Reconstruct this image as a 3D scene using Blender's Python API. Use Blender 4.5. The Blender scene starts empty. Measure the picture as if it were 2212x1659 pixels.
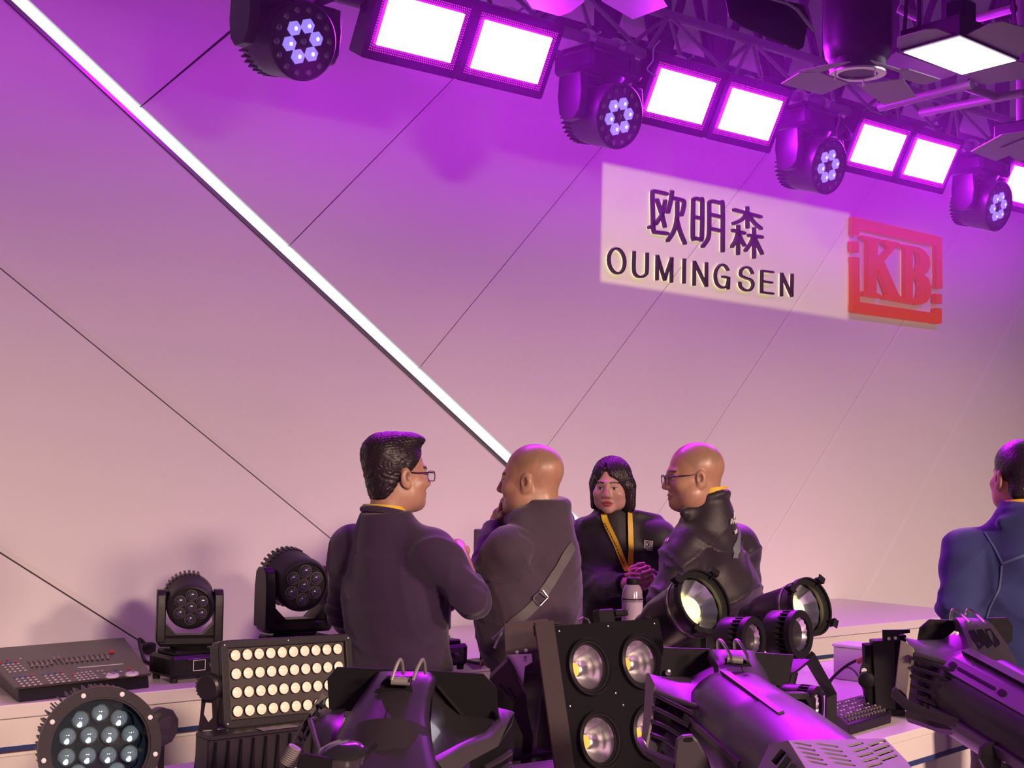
import bpy, math, random
import numpy as np
from mathutils import Vector as V, Matrix
from mathutils.geometry import tessellate_polygon
from mathutils.bvhtree import BVHTree
random.seed(4)
C = bpy.context.scene.collection
PI = math.pi
# ------------------------------------------------------------------ camera
# world: +X runs along the long white wall, +Y goes into it, Z up; metres
FPX = 3100.0
PITCH, ROLL, YAW = math.radians(3.22), math.radians(1.1), math.radians(50.0)
f0 = V((math.cos(YAW), 0, 0)); f0 = V((math.cos(YAW), math.sin(YAW), 0))
r0 = V((math.sin(YAW), -math.cos(YAW), 0)); u0 = V((0, 0, 1))
fwd = (f0*math.cos(PITCH) + u0*math.sin(PITCH)).normalized()
up0 = r0.cross(fwd).normalized()
right = (r0*math.cos(ROLL) + up0*math.sin(ROLL)).normalized()
up = (up0*math.cos(ROLL) - r0*math.sin(ROLL)).normalized()
EYE = V((0, 0, 1.6))
cd = bpy.data.cameras.new('camera'); cam = bpy.data.objects.new('camera', cd); C.objects.link(cam)
cd.sensor_fit = 'HORIZONTAL'; cd.sensor_width = 36.0; cd.lens = 36.0*FPX/2212.0
cd.clip_start = 0.05; cd.clip_end = 100
cam.matrix_world = Matrix(((right.x, up.x, -fwd.x, EYE.x), (right.y, up.y, -fwd.y, EYE.y), (right.z, up.z, -fwd.z, EYE.z), (0, 0, 0, 1)))
bpy.context.scene.camera = cam
def ray(px, py): return fwd + right*((px-1106)/FPX) - up*((py-829.5)/FPX)
def at(px, py, D): return EYE + ray(px, py)*D
def on_y(px, py, y):
    r = ray(px, py); return EYE + r*(y/r.y)
def on_z(px, py, z):
    r = ray(px, py); return EYE + r*((z-EYE.z)/r.z)
def cdir(r, u, f): return (right*r + up*u + fwd*f).normalized()

# ------------------------------------------------------------------ world, exposure, lights
sc = bpy.context.scene
sc.view_settings.view_transform = 'Standard'; sc.view_settings.look = 'None'
sc.view_settings.exposure = 0.0; sc.view_settings.gamma = 1.0
sc.view_settings.use_curve_mapping = False
sc.cycles.max_bounces = 6; sc.cycles.diffuse_bounces = 3; sc.cycles.glossy_bounces = 3
sc.cycles.transmission_bounces = 5; sc.cycles.volume_bounces = 0; sc.cycles.transparent_max_bounces = 6
sc.cycles.sample_clamp_indirect = 4.0; sc.cycles.use_denoising = True; sc.cycles.adaptive_threshold = 0.025
sc.cycles.caustics_reflective = False; sc.cycles.caustics_refractive = False
w = bpy.data.worlds.new('hall_air'); sc.world = w; w.use_nodes = True
w.node_tree.nodes['Background'].inputs[0].default_value = (0.60, 0.26, 0.68, 1)
w.node_tree.nodes['Background'].inputs[1].default_value = 0.13

def aim(o, pos, tgt):
    o.location = pos
    o.rotation_euler = (V(tgt)-V(pos)).to_track_quat('-Z', 'Y').to_euler()
def area(name, pos, tgt, sx, sy, col, watts, spread=PI):
    l = bpy.data.lights.new(name, 'AREA'); l.shape = 'RECTANGLE'; l.size = sx; l.size_y = sy
    l.color = col; l.energy = watts; l.spread = spread
    o = bpy.data.objects.new(name, l); C.objects.link(o); aim(o, pos, tgt); return o
def spot(name, pos, tgt, col, watts, ang, blend, rad=.1):
    l = bpy.data.lights.new(name, 'SPOT'); l.color = col; l.energy = watts; l.spot_size = math.radians(ang); l.spot_blend = blend
    l.shadow_soft_size = rad
    o = bpy.data.objects.new(name, l); C.objects.link(o); aim(o, pos, tgt); return o
WALL_Y = 6.2
PURPLE = (0.64, 0.012, 1.0)
# warm lights added for the unseen hall lighting; narrow spread spares the wall top
for k in range(5):
    hx = -1.5+2.7*k
    area('hall_fill_%d' % k, (hx, -2.0, 2.8), (hx+.6, 4.0, .48), 0.7, .30, (1.0, .69, .55), 34, math.radians(56))
# unseen purple lights added at the truss to colour the wall
for k in range(7):
    area('added_purple_wash_%d' % k, (0.2+1.6*k, 5.25, 3.52), (0.2+1.6*k, 6.2, 3.30), 1.55, .05, PURPLE, 4.5, math.radians(146))
# violet beams of the nearer hanging moving heads, aimed down at the front counter
for px_, tx, ty in ((640, 1.9, 2.3), (1330, 2.9, 2.4), (1780, 3.9, 2.4)):
    q_ = on_y(px_, 110 if px_ < 700 else (260 if px_ < 1500 else 370), 4.60)
    spot('head_beam_%d' % px_, (q_.x, 4.56, 3.14), (tx, ty, .9), (.72, .015, 1.0), 95, 46, .8, .06)
# ------------------------------------------------------------------ materials
def nodemat(name):
    m = bpy.data.materials.new(name); m.use_nodes = True
    return m, m.node_tree.nodes, m.node_tree.links
def mat(name, col, rough=.5, metal=0., var=.12, scale=18., bump=0., emit=None, es=0., coat=0., trans=0., ior=1.45, spec=.5, alpha=1.):
    m, N, L = nodemat(name); b = N['Principled BSDF']
    b.inputs['Roughness'].default_value = rough; b.inputs['Metallic'].default_value = metal
    b.inputs['IOR'].default_value = ior; b.inputs['Transmission Weight'].default_value = trans
    b.inputs['Coat Weight'].default_value = coat; b.inputs['Specular IOR Level'].default_value = spec
    b.inputs['Alpha'].default_value = alpha
    tc = N.new('ShaderNodeTexCoord'); ns = N.new('ShaderNodeTexNoise'); ns.inputs['Scale'].default_value = scale; ns.inputs['Detail'].default_value = 4
    L.new(tc.outputs['Object'], ns.inputs['Vector'])
    mx = N.new('ShaderNodeMix'); mx.data_type = 'RGBA'
    mx.inputs[6].default_value = (*[c*(1-var) for c in col], 1); mx.inputs[7].default_value = (*[min(1, c*(1+var)) for c in col], 1)
    L.new(ns.outputs['Fac'], mx.inputs[0]); L.new(mx.outputs[2], b.inputs['Base Color'])
    if bump:
        bp = N.new('ShaderNodeBump'); bp.inputs['Strength'].default_value = bump; bp.inputs['Distance'].default_value = .004
        L.new(ns.outputs['Fac'], bp.inputs['Height']); L.new(bp.outputs[0], b.inputs['Normal'])
    if emit: b.inputs['Emission Color'].default_value = (*emit, 1); b.inputs['Emission Strength'].default_value = es
    return m
def emitter(name, col, s):
    m, N, L = nodemat(name); N.remove(N['Principled BSDF']); e = N.new('ShaderNodeEmission')
    e.inputs[0].default_value = (*col, 1); e.inputs[1].default_value = s
    L.new(e.outputs[0], N['Material Output'].inputs[0]); return m
M_wall = mat('white_laminate', (.80, .77, .75), .75, var=.02, scale=2, spec=.25)
M_groove = mat('dark_joint', (.10, .08, .09), .8)
M_dark = mat('black_powder_coat', (.012, .010, .013), .42, spec=.3, var=.25, scale=60, bump=.12)
M_matte = mat('matte_black_metal', (.006, .005, .007), .65, spec=.15, var=.2)
M_plastic = mat('charcoal_plastic', (.022, .018, .022), .36, spec=.35, var=.15, scale=90, bump=.1)
M_gloss = mat('gloss_black_plastic', (.018, .016, .018), .16, var=.1, coat=.4)
M_grey = mat('grey_enamel', (.16, .145, .14), .45, var=.1, scale=40, bump=.08)
M_steel = mat('brushed_steel', (.55, .54, .53), .28, 1., var=.1)
M_gun = mat('gunmetal_shell', (.10, .088, .082), .30, .75, var=.15, scale=12)
M_rubber = mat('black_cable_rubber', (.015, .014, .015), .6)
M_white = mat('white_plastic', (.7, .68, .66), .4, var=.05)
M_strip = emitter('white_led_strip', (.80, 1.0, .93), 1.9)
M_panel = emitter('strobe_flood_tubes', (0.62, 0.014, 1.0), 130.)
M_dots = emitter('magenta_led_dots', (1.0, .03, .85), 1.3)
M_cell = mat('violet_lit_lens', (.3, .25, .8), .1, emit=(.34, .24, 1.0), es=.95, var=.3, scale=40, coat=.5)
M_cellcore = emitter('violet_lens_core', (.75, .70, 1.0), 1.6)
M_dimlens = mat('unlit_lens', (.06, .05, .08), .05, coat=1., var=.1, spec=1.)
M_fresnel = emitter('softlight_diffuser', (1.0, .90, 1.0), 5.)
M_warmcell = mat('warm_led_lens', (.62, .52, .38), .25, emit=(1.0, .80, .52), es=.42, var=.12, scale=70, coat=.6)
M_warmcore = mat('warm_led_core', (.5, .4, .3), .4, emit=(1.0, .74, .42), es=.62)
M_cobchip = mat('yellow_led_chip', (.75, .52, .10), .5, emit=(1, .62, .1), es=.35)
M_letter = mat('dark_letter_face', (.030, .010, .035), .45, var=.1)
M_halo = emitter('letter_back_light', (1.0, .72, .52), 1.5)
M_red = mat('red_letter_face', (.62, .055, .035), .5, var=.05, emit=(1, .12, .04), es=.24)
M_counter = mat('white_counter_laminate', (.74, .68, .64), .32, var=.03, scale=3)
M_blue = mat('blue_edge_strip', (.03, .05, .16), .35, var=.1)
M_floor = mat('grey_exhibition_carpet', (.12, .11, .12), .9, var=.3, scale=200)

# ------------------------------------------------------------------ object helpers
I4 = Matrix.Identity(4)
ORG = {}
def T(x, y, z): return Matrix.Translation((x, y, z))
def R(a, ax): return Matrix.Rotation(math.radians(a), 4, ax)
def frame(o, z, xh=(1, 0, 0)):
    z = V(z).normalized(); x = V(xh); x = (x - z*x.dot(z)).normalized(); y = z.cross(x)
    return Matrix(((x.x, y.x, z.x, o[0]), (x.y, y.y, z.y, o[1]), (x.z, y.z, z.z, o[2]), (0, 0, 0, 1)))
def cframe(px, py, D, n, xh=(1, 0, 0)):
    """frame at a pixel and depth; n = outward normal and xh = x axis hint in camera axes (right, up, forward)"""
    return frame(at(px, py, D), cdir(*n), cdir(*xh))
class MB:
    def __init__(s): s.v = []; s.f = []; s.mi = []; s.cur = 0
    def add(s, vs, fs, M=None):
        n = len(s.v)
        s.v += [tuple(M @ V(p)) if M is not None else tuple(p) for p in vs]
        s.f += [[i+n for i in f] for f in fs]; s.mi += [s.cur]*len(fs); return s
    def box(s, sx, sy, sz, M=I4, c=(0, 0, 0), ch=0.):
        x, y, z = sx/2, sy/2, sz/2; cx, cy, cz = c
        if not ch:
            vs = [(cx+a*x, cy+b*y, cz+d*z) for a in (-1, 1) for b in (-1, 1) for d in (-1, 1)]
            return s.add(vs, [(0, 1, 3, 2), (4, 6, 7, 5), (0, 4, 5, 1), (2, 3, 7, 6), (0, 2, 6, 4), (1, 5, 7, 3)], M)
        ch = min(ch, x*.9, y*.9, z*.9); vs = []; idx = {}
        for a in (-1, 1):
            for b in (-1, 1):
                for d in (-1, 1):
                    for k in range(3):
                        h = [x-ch, y-ch, z-ch]; h[k] += ch
                        idx[a, b, d, k] = len(vs); vs.append((cx+a*h[0], cy+b*h[1], cz+d*h[2]))
        fs = []
        for k in range(3):
            p, q = [i for i in range(3) if i != k]
            for sg in (-1, 1):
                loop = []
                for (u, v_) in ((-1, -1), (1, -1), (1, 1), (-1, 1)):
                    t = [0, 0, 0]; t[k] = sg; t[p] = u; t[q] = v_; loop.append(idx[t[0], t[1], t[2], k])
                fs.append(loop)
        for k in range(3):
            p, q = [i for i in range(3) if i != k]
            for u in (-1, 1):
                for v_ in (-1, 1):
                    t0 = [0, 0, 0]; t1 = [0, 0, 0]; t0[k] = -1; t1[k] = 1
                    for t in (t0, t1): t[p] = u; t[q] = v_
                    fs.append([idx[*t0, p], idx[*t1, p], idx[*t1, q], idx[*t0, q]])
        for a in (-1, 1):
            for b in (-1, 1):
                for d in (-1, 1): fs.append([idx[a, b, d, 0], idx[a, b, d, 1], idx[a, b, d, 2]])
        return s.add(vs, fs, M)
    def lathe(s, prof, M=I4, seg=32, sq=1.0):
        """prof [(r, z)]; axis z"""
        vs = []; fs = []; n = len(prof)
        for (r, z) in prof:
            for k in range(seg):
                a = 2*PI*k/seg; vs.append((r*math.cos(a), r*math.sin(a)*sq, z))
        for i in range(n-1):
            for k in range(seg):
                k2 = (k+1) % seg; fs.append((i*seg+k, i*seg+k2, (i+1)*seg+k2, (i+1)*seg+k))
        if prof[0][0] > 1e-5: fs.append(list(range(seg))[::-1])
        if prof[-1][0] > 1e-5: fs.append([(n-1)*seg+k for k in range(seg)])
        return s.add(vs, fs, M)
    def ring(s, r0_, r1_, z0, z1, M=I4, seg=32):
        """closed annulus"""
        prof = [(r0_, z0), (r1_, z0), (r1_, z1), (r0_, z1)]; vs = []; fs = []
        for (r, z) in prof:
            for k in range(seg):
                a = 2*PI*k/seg; vs.append((r*math.cos(a), r*math.sin(a), z))
        for i in range(4):
            j = (i+1) % 4
            for k in range(seg):
                k2 = (k+1) % seg; fs.append((i*seg+k, i*seg+k2, j*seg+k2, j*seg+k))
        return s.add(vs, fs, M)
    def cyl(s, p0, p1, r, r2=None, seg=12):
        p0 = V(p0); p1 = V(p1); d = p1-p0; L_ = d.length
        if L_ < 1e-6: return s
        xh = (1, 0, 0) if abs(d.normalized().x) < .9 else (0, 1, 0)
        r2 = r if r2 is None else r2
        return s.lathe([(r, 0), (r2, L_)], frame(p0, d, xh), seg)
    def tube(s, pts, r, seg=8, closed=False):
        pts = [V(p) for p in pts]; n = len(pts); vs = []; fs = []; prev = None
        rs = r if isinstance(r, (list, tuple)) else [r]*n
        for i, p in enumerate(pts):
            a = pts[i-1] if (i or closed) else p; b = pts[(i+1) % n] if (i < n-1 or closed) else p
            d = (b-a).normalized()
            if prev is None:
                prev = V((0, 0, 1)) if abs(d.z) < .9 else V((1, 0, 0))
            x = (prev - d*prev.dot(d)).normalized(); y = d.cross(x); prev = x
            for k in range(seg):
                t = 2*PI*k/seg; vs.append(p + (x*math.cos(t)+y*math.sin(t))*rs[i])
        for i in range(n if closed else n-1):
            j = (i+1) % n
            for k in range(seg):
                k2 = (k+1) % seg; fs.append((i*seg+k, i*seg+k2, j*seg+k2, j*seg+k))
        if not closed: fs.append(list(range(seg))[::-1]); fs.append([(n-1)*seg+k for k in range(seg)])
        return s.add(vs, fs)
    def strap(s, pts, nrm, w, t):
        """flat band through pts, width w across (d x nrm), thickness t"""
        pts = [V(p) for p in pts]; n = len(pts); vs = []; fs = []
        for i, p in enumerate(pts):
            d = (pts[min(i+1, n-1)] - pts[max(i-1, 0)]).normalized()
            nn = V(nrm[i] if isinstance(nrm, list) else nrm).normalized(); x = d.cross(nn).normalized(); nn = x.cross(d)
            for (a, b) in ((-1, -1), (1, -1), (1, 1), (-1, 1)): vs.append(p + x*a*w/2 + nn*b*t/2)
        for i in range(n-1):
            for k in range(4): fs.append((i*4+k, i*4+(k+1) % 4, i*4+4+(k+1) % 4, i*4+4+k))
        fs.append([3, 2, 1, 0]); fs.append([n*4-4+k for k in range(4)])
        return s.add(vs, fs)
    def prism(s, poly, z0, z1, M=I4, holes=()):
        """extruded outline (x, y) from z0 to z1, with holes"""
        loops = [list(poly)] + [list(h) for h in holes]
        tri = tessellate_polygon([[V((p[0], p[1], 0)) for p in lp] for lp in loops])
        flat = [p for lp in loops for p in lp]; n = len(flat)
        vs = [(p[0], p[1], z0) for p in flat] + [(p[0], p[1], z1) for p in flat]
        fs = [list(t)[::-1] for t in tri] + [[i+n for i in t] for t in tri]
        o = 0
        for lp in loops:
            m = len(lp)
            for i in range(m): j = (i+1) % m; fs.append((o+i, o+j, o+j+n, o+i+n))
            o += m
        return s.add(vs, fs, M)
    def slab(s, pts, t):
        """plate through coplanar-ish 3-D points, thickness t away from the viewer"""
        pts = [V(p) for p in pts]; n = V((0, 0, 0))
        for i in range(len(pts)): n += (pts[i]-pts[0]).cross(pts[(i+1) % len(pts)]-pts[0])
        n.normalize()
        if n.dot(fwd) < 0: n = -n
        m = len(pts); vs = pts + [p+n*t for p in pts]
        fs = [list(range(m)), [i+m for i in range(m)][::-1]] + [(i, (i+1) % m, (i+1) % m+m, i+m) for i in range(m)]
        return s.add(vs, fs)
    def loft(s, secs, close=True, caps=True):
        n = len(secs[0]); vs = [V(p) for sec in secs for p in sec]; fs = []
        for i in range(len(secs)-1):
            for k in range(n if close else n-1):
                k2 = (k+1) % n; fs.append((i*n+k, i*n+k2, (i+1)*n+k2, (i+1)*n+k))
        if caps and close: fs.append(list(range(n))[::-1]); fs.append([(len(secs)-1)*n+k for k in range(n)])
        return s.add(vs, fs)
def arcpts(n, a0, a1, rx, ry=None, cx=0, cy=0):
    ry = rx if ry is None else ry
    return [(cx+rx*math.cos(math.radians(a0+(a1-a0)*k/(n-1))), cy+ry*math.sin(math.radians(a0+(a1-a0)*k/(n-1)))) for k in range(n)]
def rrect(w, h, r, n=4):
    o = []
    for (cx, cy, a) in ((w/2-r, h/2-r, 0), (-w/2+r, h/2-r, 90), (-w/2+r, -h/2+r, 180), (w/2-r, -h/2+r, 270)):
        o += arcpts(n, a, a+90, r, r, cx, cy)
    return o
def slot(cx, cy, w, h, ang=0, n=4):
    """rounded slot outline"""
    r = min(w, h)/2*.999; pts = rrect(w, h, r, n); c, s_ = math.cos(math.radians(ang)), math.sin(math.radians(ang))
    return [(cx+x*c-y*s_, cy+x*s_+y*c) for x, y in pts]
def circ(cx, cy, r, n=16): return [(cx+r*math.cos(2*PI*k/n), cy+r*math.sin(2*PI*k/n)) for k in range(n)]
def spline(pts, n=8):
    """Catmull-Rom through points"""
    P = [V(p) for p in pts]; P = [P[0]*2-P[1]] + P + [P[-1]*2-P[-2]]; out = []
    for i in range(1, len(P)-2):
        for k in range(n):
            t = k/n; a, b, c, d = P[i-1], P[i], P[i+1], P[i+2]
            out.append(((b*2)+(c-a)*t+(a*2-b*5+c*4-d)*t*t+(b*3-a-c*3+d)*t**3)*.5)
    out.append(P[-2]); return out
def link(name, me, parent=None, org=None):
    o = bpy.data.objects.new(name, me); C.objects.link(o)
    if parent is not None: o.parent = parent
    return o
def thing(name, label, cat, loc, group=None):
    o = bpy.data.objects.new(name, None); C.objects.link(o); o.empty_display_size = .05
    o.location = loc; o['label'] = label; o['category'] = cat
    if group: o['group'] = group
    ORG[o.name] = V(loc); return o
def part(name, mb, m, parent=None, smooth=35, bevel=0, label=None, stuff=False, tag=None):
    """mesh object from an MB in world coordinates; parented without moving. tag=(label, category, group) for one-mesh things"""
    if parent is None:
        if tag:
            a = np.array(mb.v); org = V((*(a.min(0)[:2]+a.max(0)[:2])/2, a.min(0)[2]))
        else: org = V((0, 0, 0))
    else: org = ORG[parent.name]
    me = bpy.data.meshes.new(name)
    vs = [(p[0]-org[0], p[1]-org[1], p[2]-org[2]) for p in mb.v]
    me.from_pydata(vs, [], mb.f)
    for mm in (m if isinstance(m, (list, tuple)) else [m]): me.materials.append(mm)
    if isinstance(m, (list, tuple)): me.polygons.foreach_set('material_index', mb.mi)
    me.validate(); me.update()
    import bmesh
    bm = bmesh.new(); bm.from_mesh(me); bmesh.ops.recalc_face_normals(bm, faces=bm.faces); bm.to_mesh(me); bm.free()
    if smooth:
        me.shade_smooth(); me.set_sharp_from_angle(angle=math.radians(smooth))
    o = link(name, me, parent)
    if parent is None and tag: o.location = org
    ORG[o.name] = org
    if bevel:
        b = o.modifiers.new('bevel', 'BEVEL'); b.width = bevel; b.segments = 2; b.limit_method = 'ANGLE'; b.angle_limit = math.radians(40); b.harden_normals = False
    if label: o['label'] = label
    if stuff: o['kind'] = 'stuff'
    if tag:
        o['label'] = tag[0]; o['category'] = tag[1]
        if len(tag) > 2 and tag[2]: o['group'] = tag[2]
    return o
def struct(name, mb, m, **k):
    o = part(name, mb, m, **k)
    if o.parent is None: o['kind'] = 'structure'
    return o
def copy_tree(o, parent=None):
    c = o.copy(); C.objects.link(c); c.parent = parent; ORG[c.name] = ORG[o.name]
    for ch in o.children: copy_tree(ch, c)
    return c
# ------------------------------------------------------------------ room shell
mb = MB().box(16, 16, .1, c=(4, 1.5, -.05)); struct('floor', mb, M_floor, smooth=0)
mb = MB().box(16, .16, 5.6, c=(4, WALL_Y+.13, 2.8)); wall = struct('wall_back', mb, M_groove, smooth=0)
wall['label'] = 'white panelled exhibition wall with diagonal joints and a light strip'
def wp(px, py):
    p = on_y(px, py, WALL_Y); return np.array([p.x, p.z])
def clip(poly, a, b):
    """keep the part left of the line a->b"""
    out = []; n = np.array([-(b-a)[1], (b-a)[0]])
    for i in range(len(poly)):
        p, q = poly[i], poly[(i+1) % len(poly)]; dp, dq = (p-a)@n, (q-a)@n
        if dp >= 0: out.append(p)
        if dp*dq < 0: out.append(p+(q-p)*dp/(dp-dq))
    return out
def shift(a, b, d):
    n = np.array([-(b-a)[1], (b-a)[0]]); n = n/np.linalg.norm(n)*d; return a+n, b+n
RECT = [np.array(p) for p in ((-4, 0.), (12, 0.), (12, 5.6), (-4, 5.6))]
def wall_panel(lines):
    """lines: (a, b, gap, bevel) keep left of each"""
    outer = RECT; inner = RECT
    for (a, b, gap, bev) in lines:
        outer = clip(outer, *shift(a, b, gap)); inner = clip(inner, *shift(a, b, gap+bev))
    if len(outer) < 3: return
    m = MB(); Y0 = WALL_Y
    front = [(p[0], Y0, p[1]) for p in inner]; m.add(front, [list(range(len(front)))])
    fr = [(p[0], Y0+.007, p[1]) for p in outer]; bk = [(p[0], Y0+.04, p[1]) for p in outer]; n = len(fr)
    if len(inner) == n:
        m.add(front+fr, [(i, (i+1) % n, (i+1) % n+n, i+n) for i in range(n)])
    m.add(fr+bk, [(i, (i+1) % n, (i+1) % n+n, i+n) for i in range(n)])
    part('wall_panel', m, M_wall, wall, smooth=0)
S0, S1 = wp(40, 0), wp(1110, 1002)           # centre of the light strip
G = [((-200, 660), (0, 490)), ((300, 235), (505, 65)), ((622, 535), (1010, 140)), ((905, 797), (1300, 318)), ((1187, 958), (1655, 333)), ((1530, 945), (1900, 379)), ((1650, 1190), (2070, 500)), ((1810, 1388), (2212, 640))]
G = [(wp(*a), wp(*b)) for a, b in G]
g_extra = G[-1][0] + (G[-1][0]-G[-2][0])*1.05, G[-1][1] + (G[-1][1]-G[-2][1])*1.05
G.append(g_extra)
gap, bev = .0035, .024
# strip runs down to the right: the region above it lies on its left when walked S1 -> S0 reversed
for i in range(len(G)):
    ln = [(S0, S1, .034, .002)]
    a, b = G[i]; ln.append((b, a, gap, bev))                  # stay below/right of this joint
    if i+1 < len(G): a, b = G[i+1]; ln.append((a, b, gap, .001))
    wall_panel(ln)
wall_panel([(S0, S1, .034, .002), (G[0][0], G[0][1], gap, .001)])
Hl = [((0, 578), (720, 1167)), ((0, 1193), (330, 1402))]; Hl = [(wp(*a), wp(*b)) for a, b in Hl]
wall_panel([(S1, S0, .046, .012), (Hl[0][0], Hl[0][1], gap, bev)])
wall_panel([(S1, S0, .046, .012), (Hl[0][1], Hl[0][0], gap, .001), (Hl[1][0], Hl[1][1], gap, bev)])
wall_panel([(Hl[1][1], Hl[1][0], gap, .001), (S1, S0, .046, .012)])
# light strip set in the slot
d = (S1-S0)/np.linalg.norm(S1-S0); e0, e1 = S0-d*1.5, S1+d*2.6; n2 = np.array([-d[1], d[0]])
m = MB()
q = [e0-n2*.022, e1-n2*.022, e1+n2*.030, e0+n2*.030]
m.add([(p[0], WALL_Y+.012, p[1]) for p in q] + [(p[0], WALL_Y+.03, p[1]) for p in q], [(0, 1, 2, 3), (7, 6, 5, 4), (0, 4, 5, 1), (1, 5, 6, 2), (2, 6, 7, 3), (3, 7, 4, 0)])
part('light_strip', m, M_strip, wall, smooth=0, label='glowing white light strip running diagonally down the wall')
m = MB(); q = [e0-n2*.044, e1-n2*.044, e1-n2*.026, e0-n2*.026]
m.add([(p[0], WALL_Y-.004, p[1]) for p in q] + [(p[0], WALL_Y+.03, p[1]) for p in q], [(0, 1, 2, 3), (7, 6, 5, 4), (0, 4, 5, 1), (1, 5, 6, 2), (2, 6, 7, 3), (3, 7, 4, 0)])
part('strip_channel', m, M_steel, wall, smooth=0)
# second strip far right, behind the man in denim
a, b = wp(2135, 1175), wp(2200, 1030); dd = (b-a)/np.linalg.norm(b-a); nn = np.array([-dd[1], dd[0]])*.03
m = MB(); q = [a-dd*1.2-nn, b+dd*.1-nn, b+dd*.1+nn, a-dd*1.2+nn]
m.add([(p[0], WALL_Y-.012, p[1]) for p in q] + [(p[0], WALL_Y+.01, p[1]) for p in q], [(0, 1, 2, 3), (7, 6, 5, 4), (0, 4, 5, 1), (1, 5, 6, 2), (2, 6, 7, 3), (3, 7, 4, 0)])
part('light_strip', m, M_strip, wall, smooth=0, label='short glowing strip end far along the wall')

# ------------------------------------------------------------------ the projected patch of light (a framing projector behind the camera)
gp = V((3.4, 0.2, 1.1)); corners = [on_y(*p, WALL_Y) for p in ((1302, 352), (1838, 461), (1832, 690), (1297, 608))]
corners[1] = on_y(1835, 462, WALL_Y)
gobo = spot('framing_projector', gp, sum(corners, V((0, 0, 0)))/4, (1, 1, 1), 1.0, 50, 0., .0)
bpy.context.view_layer.update()
l = gobo.data; l.use_nodes = True; N = l.node_tree.nodes; L = l.node_tree.links
em = N['Emission']; Mi = gobo.matrix_world.inverted()
uv = []
for c in corners:
    p = Mi @ c; uv.append((p.x/-p.z, p.y/-p.z))
def mth(op, a, b=None, clamp=False):
    n = N.new('ShaderNodeMath'); n.operation = op; n.use_clamp = clamp
    for i, x in enumerate((a, b)):
        if x is None: continue
        if isinstance(x, (int, float)): n.inputs[i].default_value = x
        else: L.new(x, n.inputs[i])
    return n.outputs[0]
geo = N.new('ShaderNodeNewGeometry')
def dotn(ax):
    n = N.new('ShaderNodeVectorMath'); n.operation = 'DOT_PRODUCT'; L.new(geo.outputs['Incoming'], n.inputs[0]); n.inputs[1].default_value = ax; return n.outputs['Value']
m3 = gobo.matrix_world.to_3x3(); gx, gy, gz = m3.col[0], m3.col[1], -m3.col[2]
dz = dotn(gz)            # a ratio, so the sign of the incoming vector does not matter
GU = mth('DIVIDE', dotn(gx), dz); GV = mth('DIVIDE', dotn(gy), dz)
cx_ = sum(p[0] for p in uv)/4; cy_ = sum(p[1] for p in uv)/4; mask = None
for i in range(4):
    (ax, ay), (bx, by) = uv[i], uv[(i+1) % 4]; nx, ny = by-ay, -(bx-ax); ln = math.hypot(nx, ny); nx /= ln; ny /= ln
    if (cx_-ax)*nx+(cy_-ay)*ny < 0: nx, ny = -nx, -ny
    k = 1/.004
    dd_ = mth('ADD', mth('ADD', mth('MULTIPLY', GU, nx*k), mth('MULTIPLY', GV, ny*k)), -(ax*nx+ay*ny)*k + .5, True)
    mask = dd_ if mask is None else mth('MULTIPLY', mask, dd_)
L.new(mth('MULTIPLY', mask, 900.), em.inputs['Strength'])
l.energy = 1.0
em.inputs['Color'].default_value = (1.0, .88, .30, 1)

# ------------------------------------------------------------------ back counter against the wall
CT = .72
m = MB().box(8.4, 1.14, .05, c=(4.0, 5.62, CT-.025)); bc = thing('display_counter', 'long white display counter with blue stripe along the back wall', 'counter', (4, 5.6, 0))
part('worktop', m, M_counter, bc, bevel=.004)
m = MB().box(8.4, .03, .10, c=(4.0, 5.085, CT-.10)); part('apron', m, M_counter, bc)
m = MB().box(8.4, .03, .016, c=(4.0, 5.082, CT-.158)); part('blue_stripe', m, M_blue, bc, label='dark blue stripe')
m = MB().box(8.4, 1.06, .55, c=(4.0, 5.66, .276)); part('cabinet_body', m, M_counter, bc)
for k in range(14):
    m = MB().box(.56, .016, .47, c=(.1+.6*k, 5.12, .29), ch=.003); part('cabinet_door', m, M_counter, bc)
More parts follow.
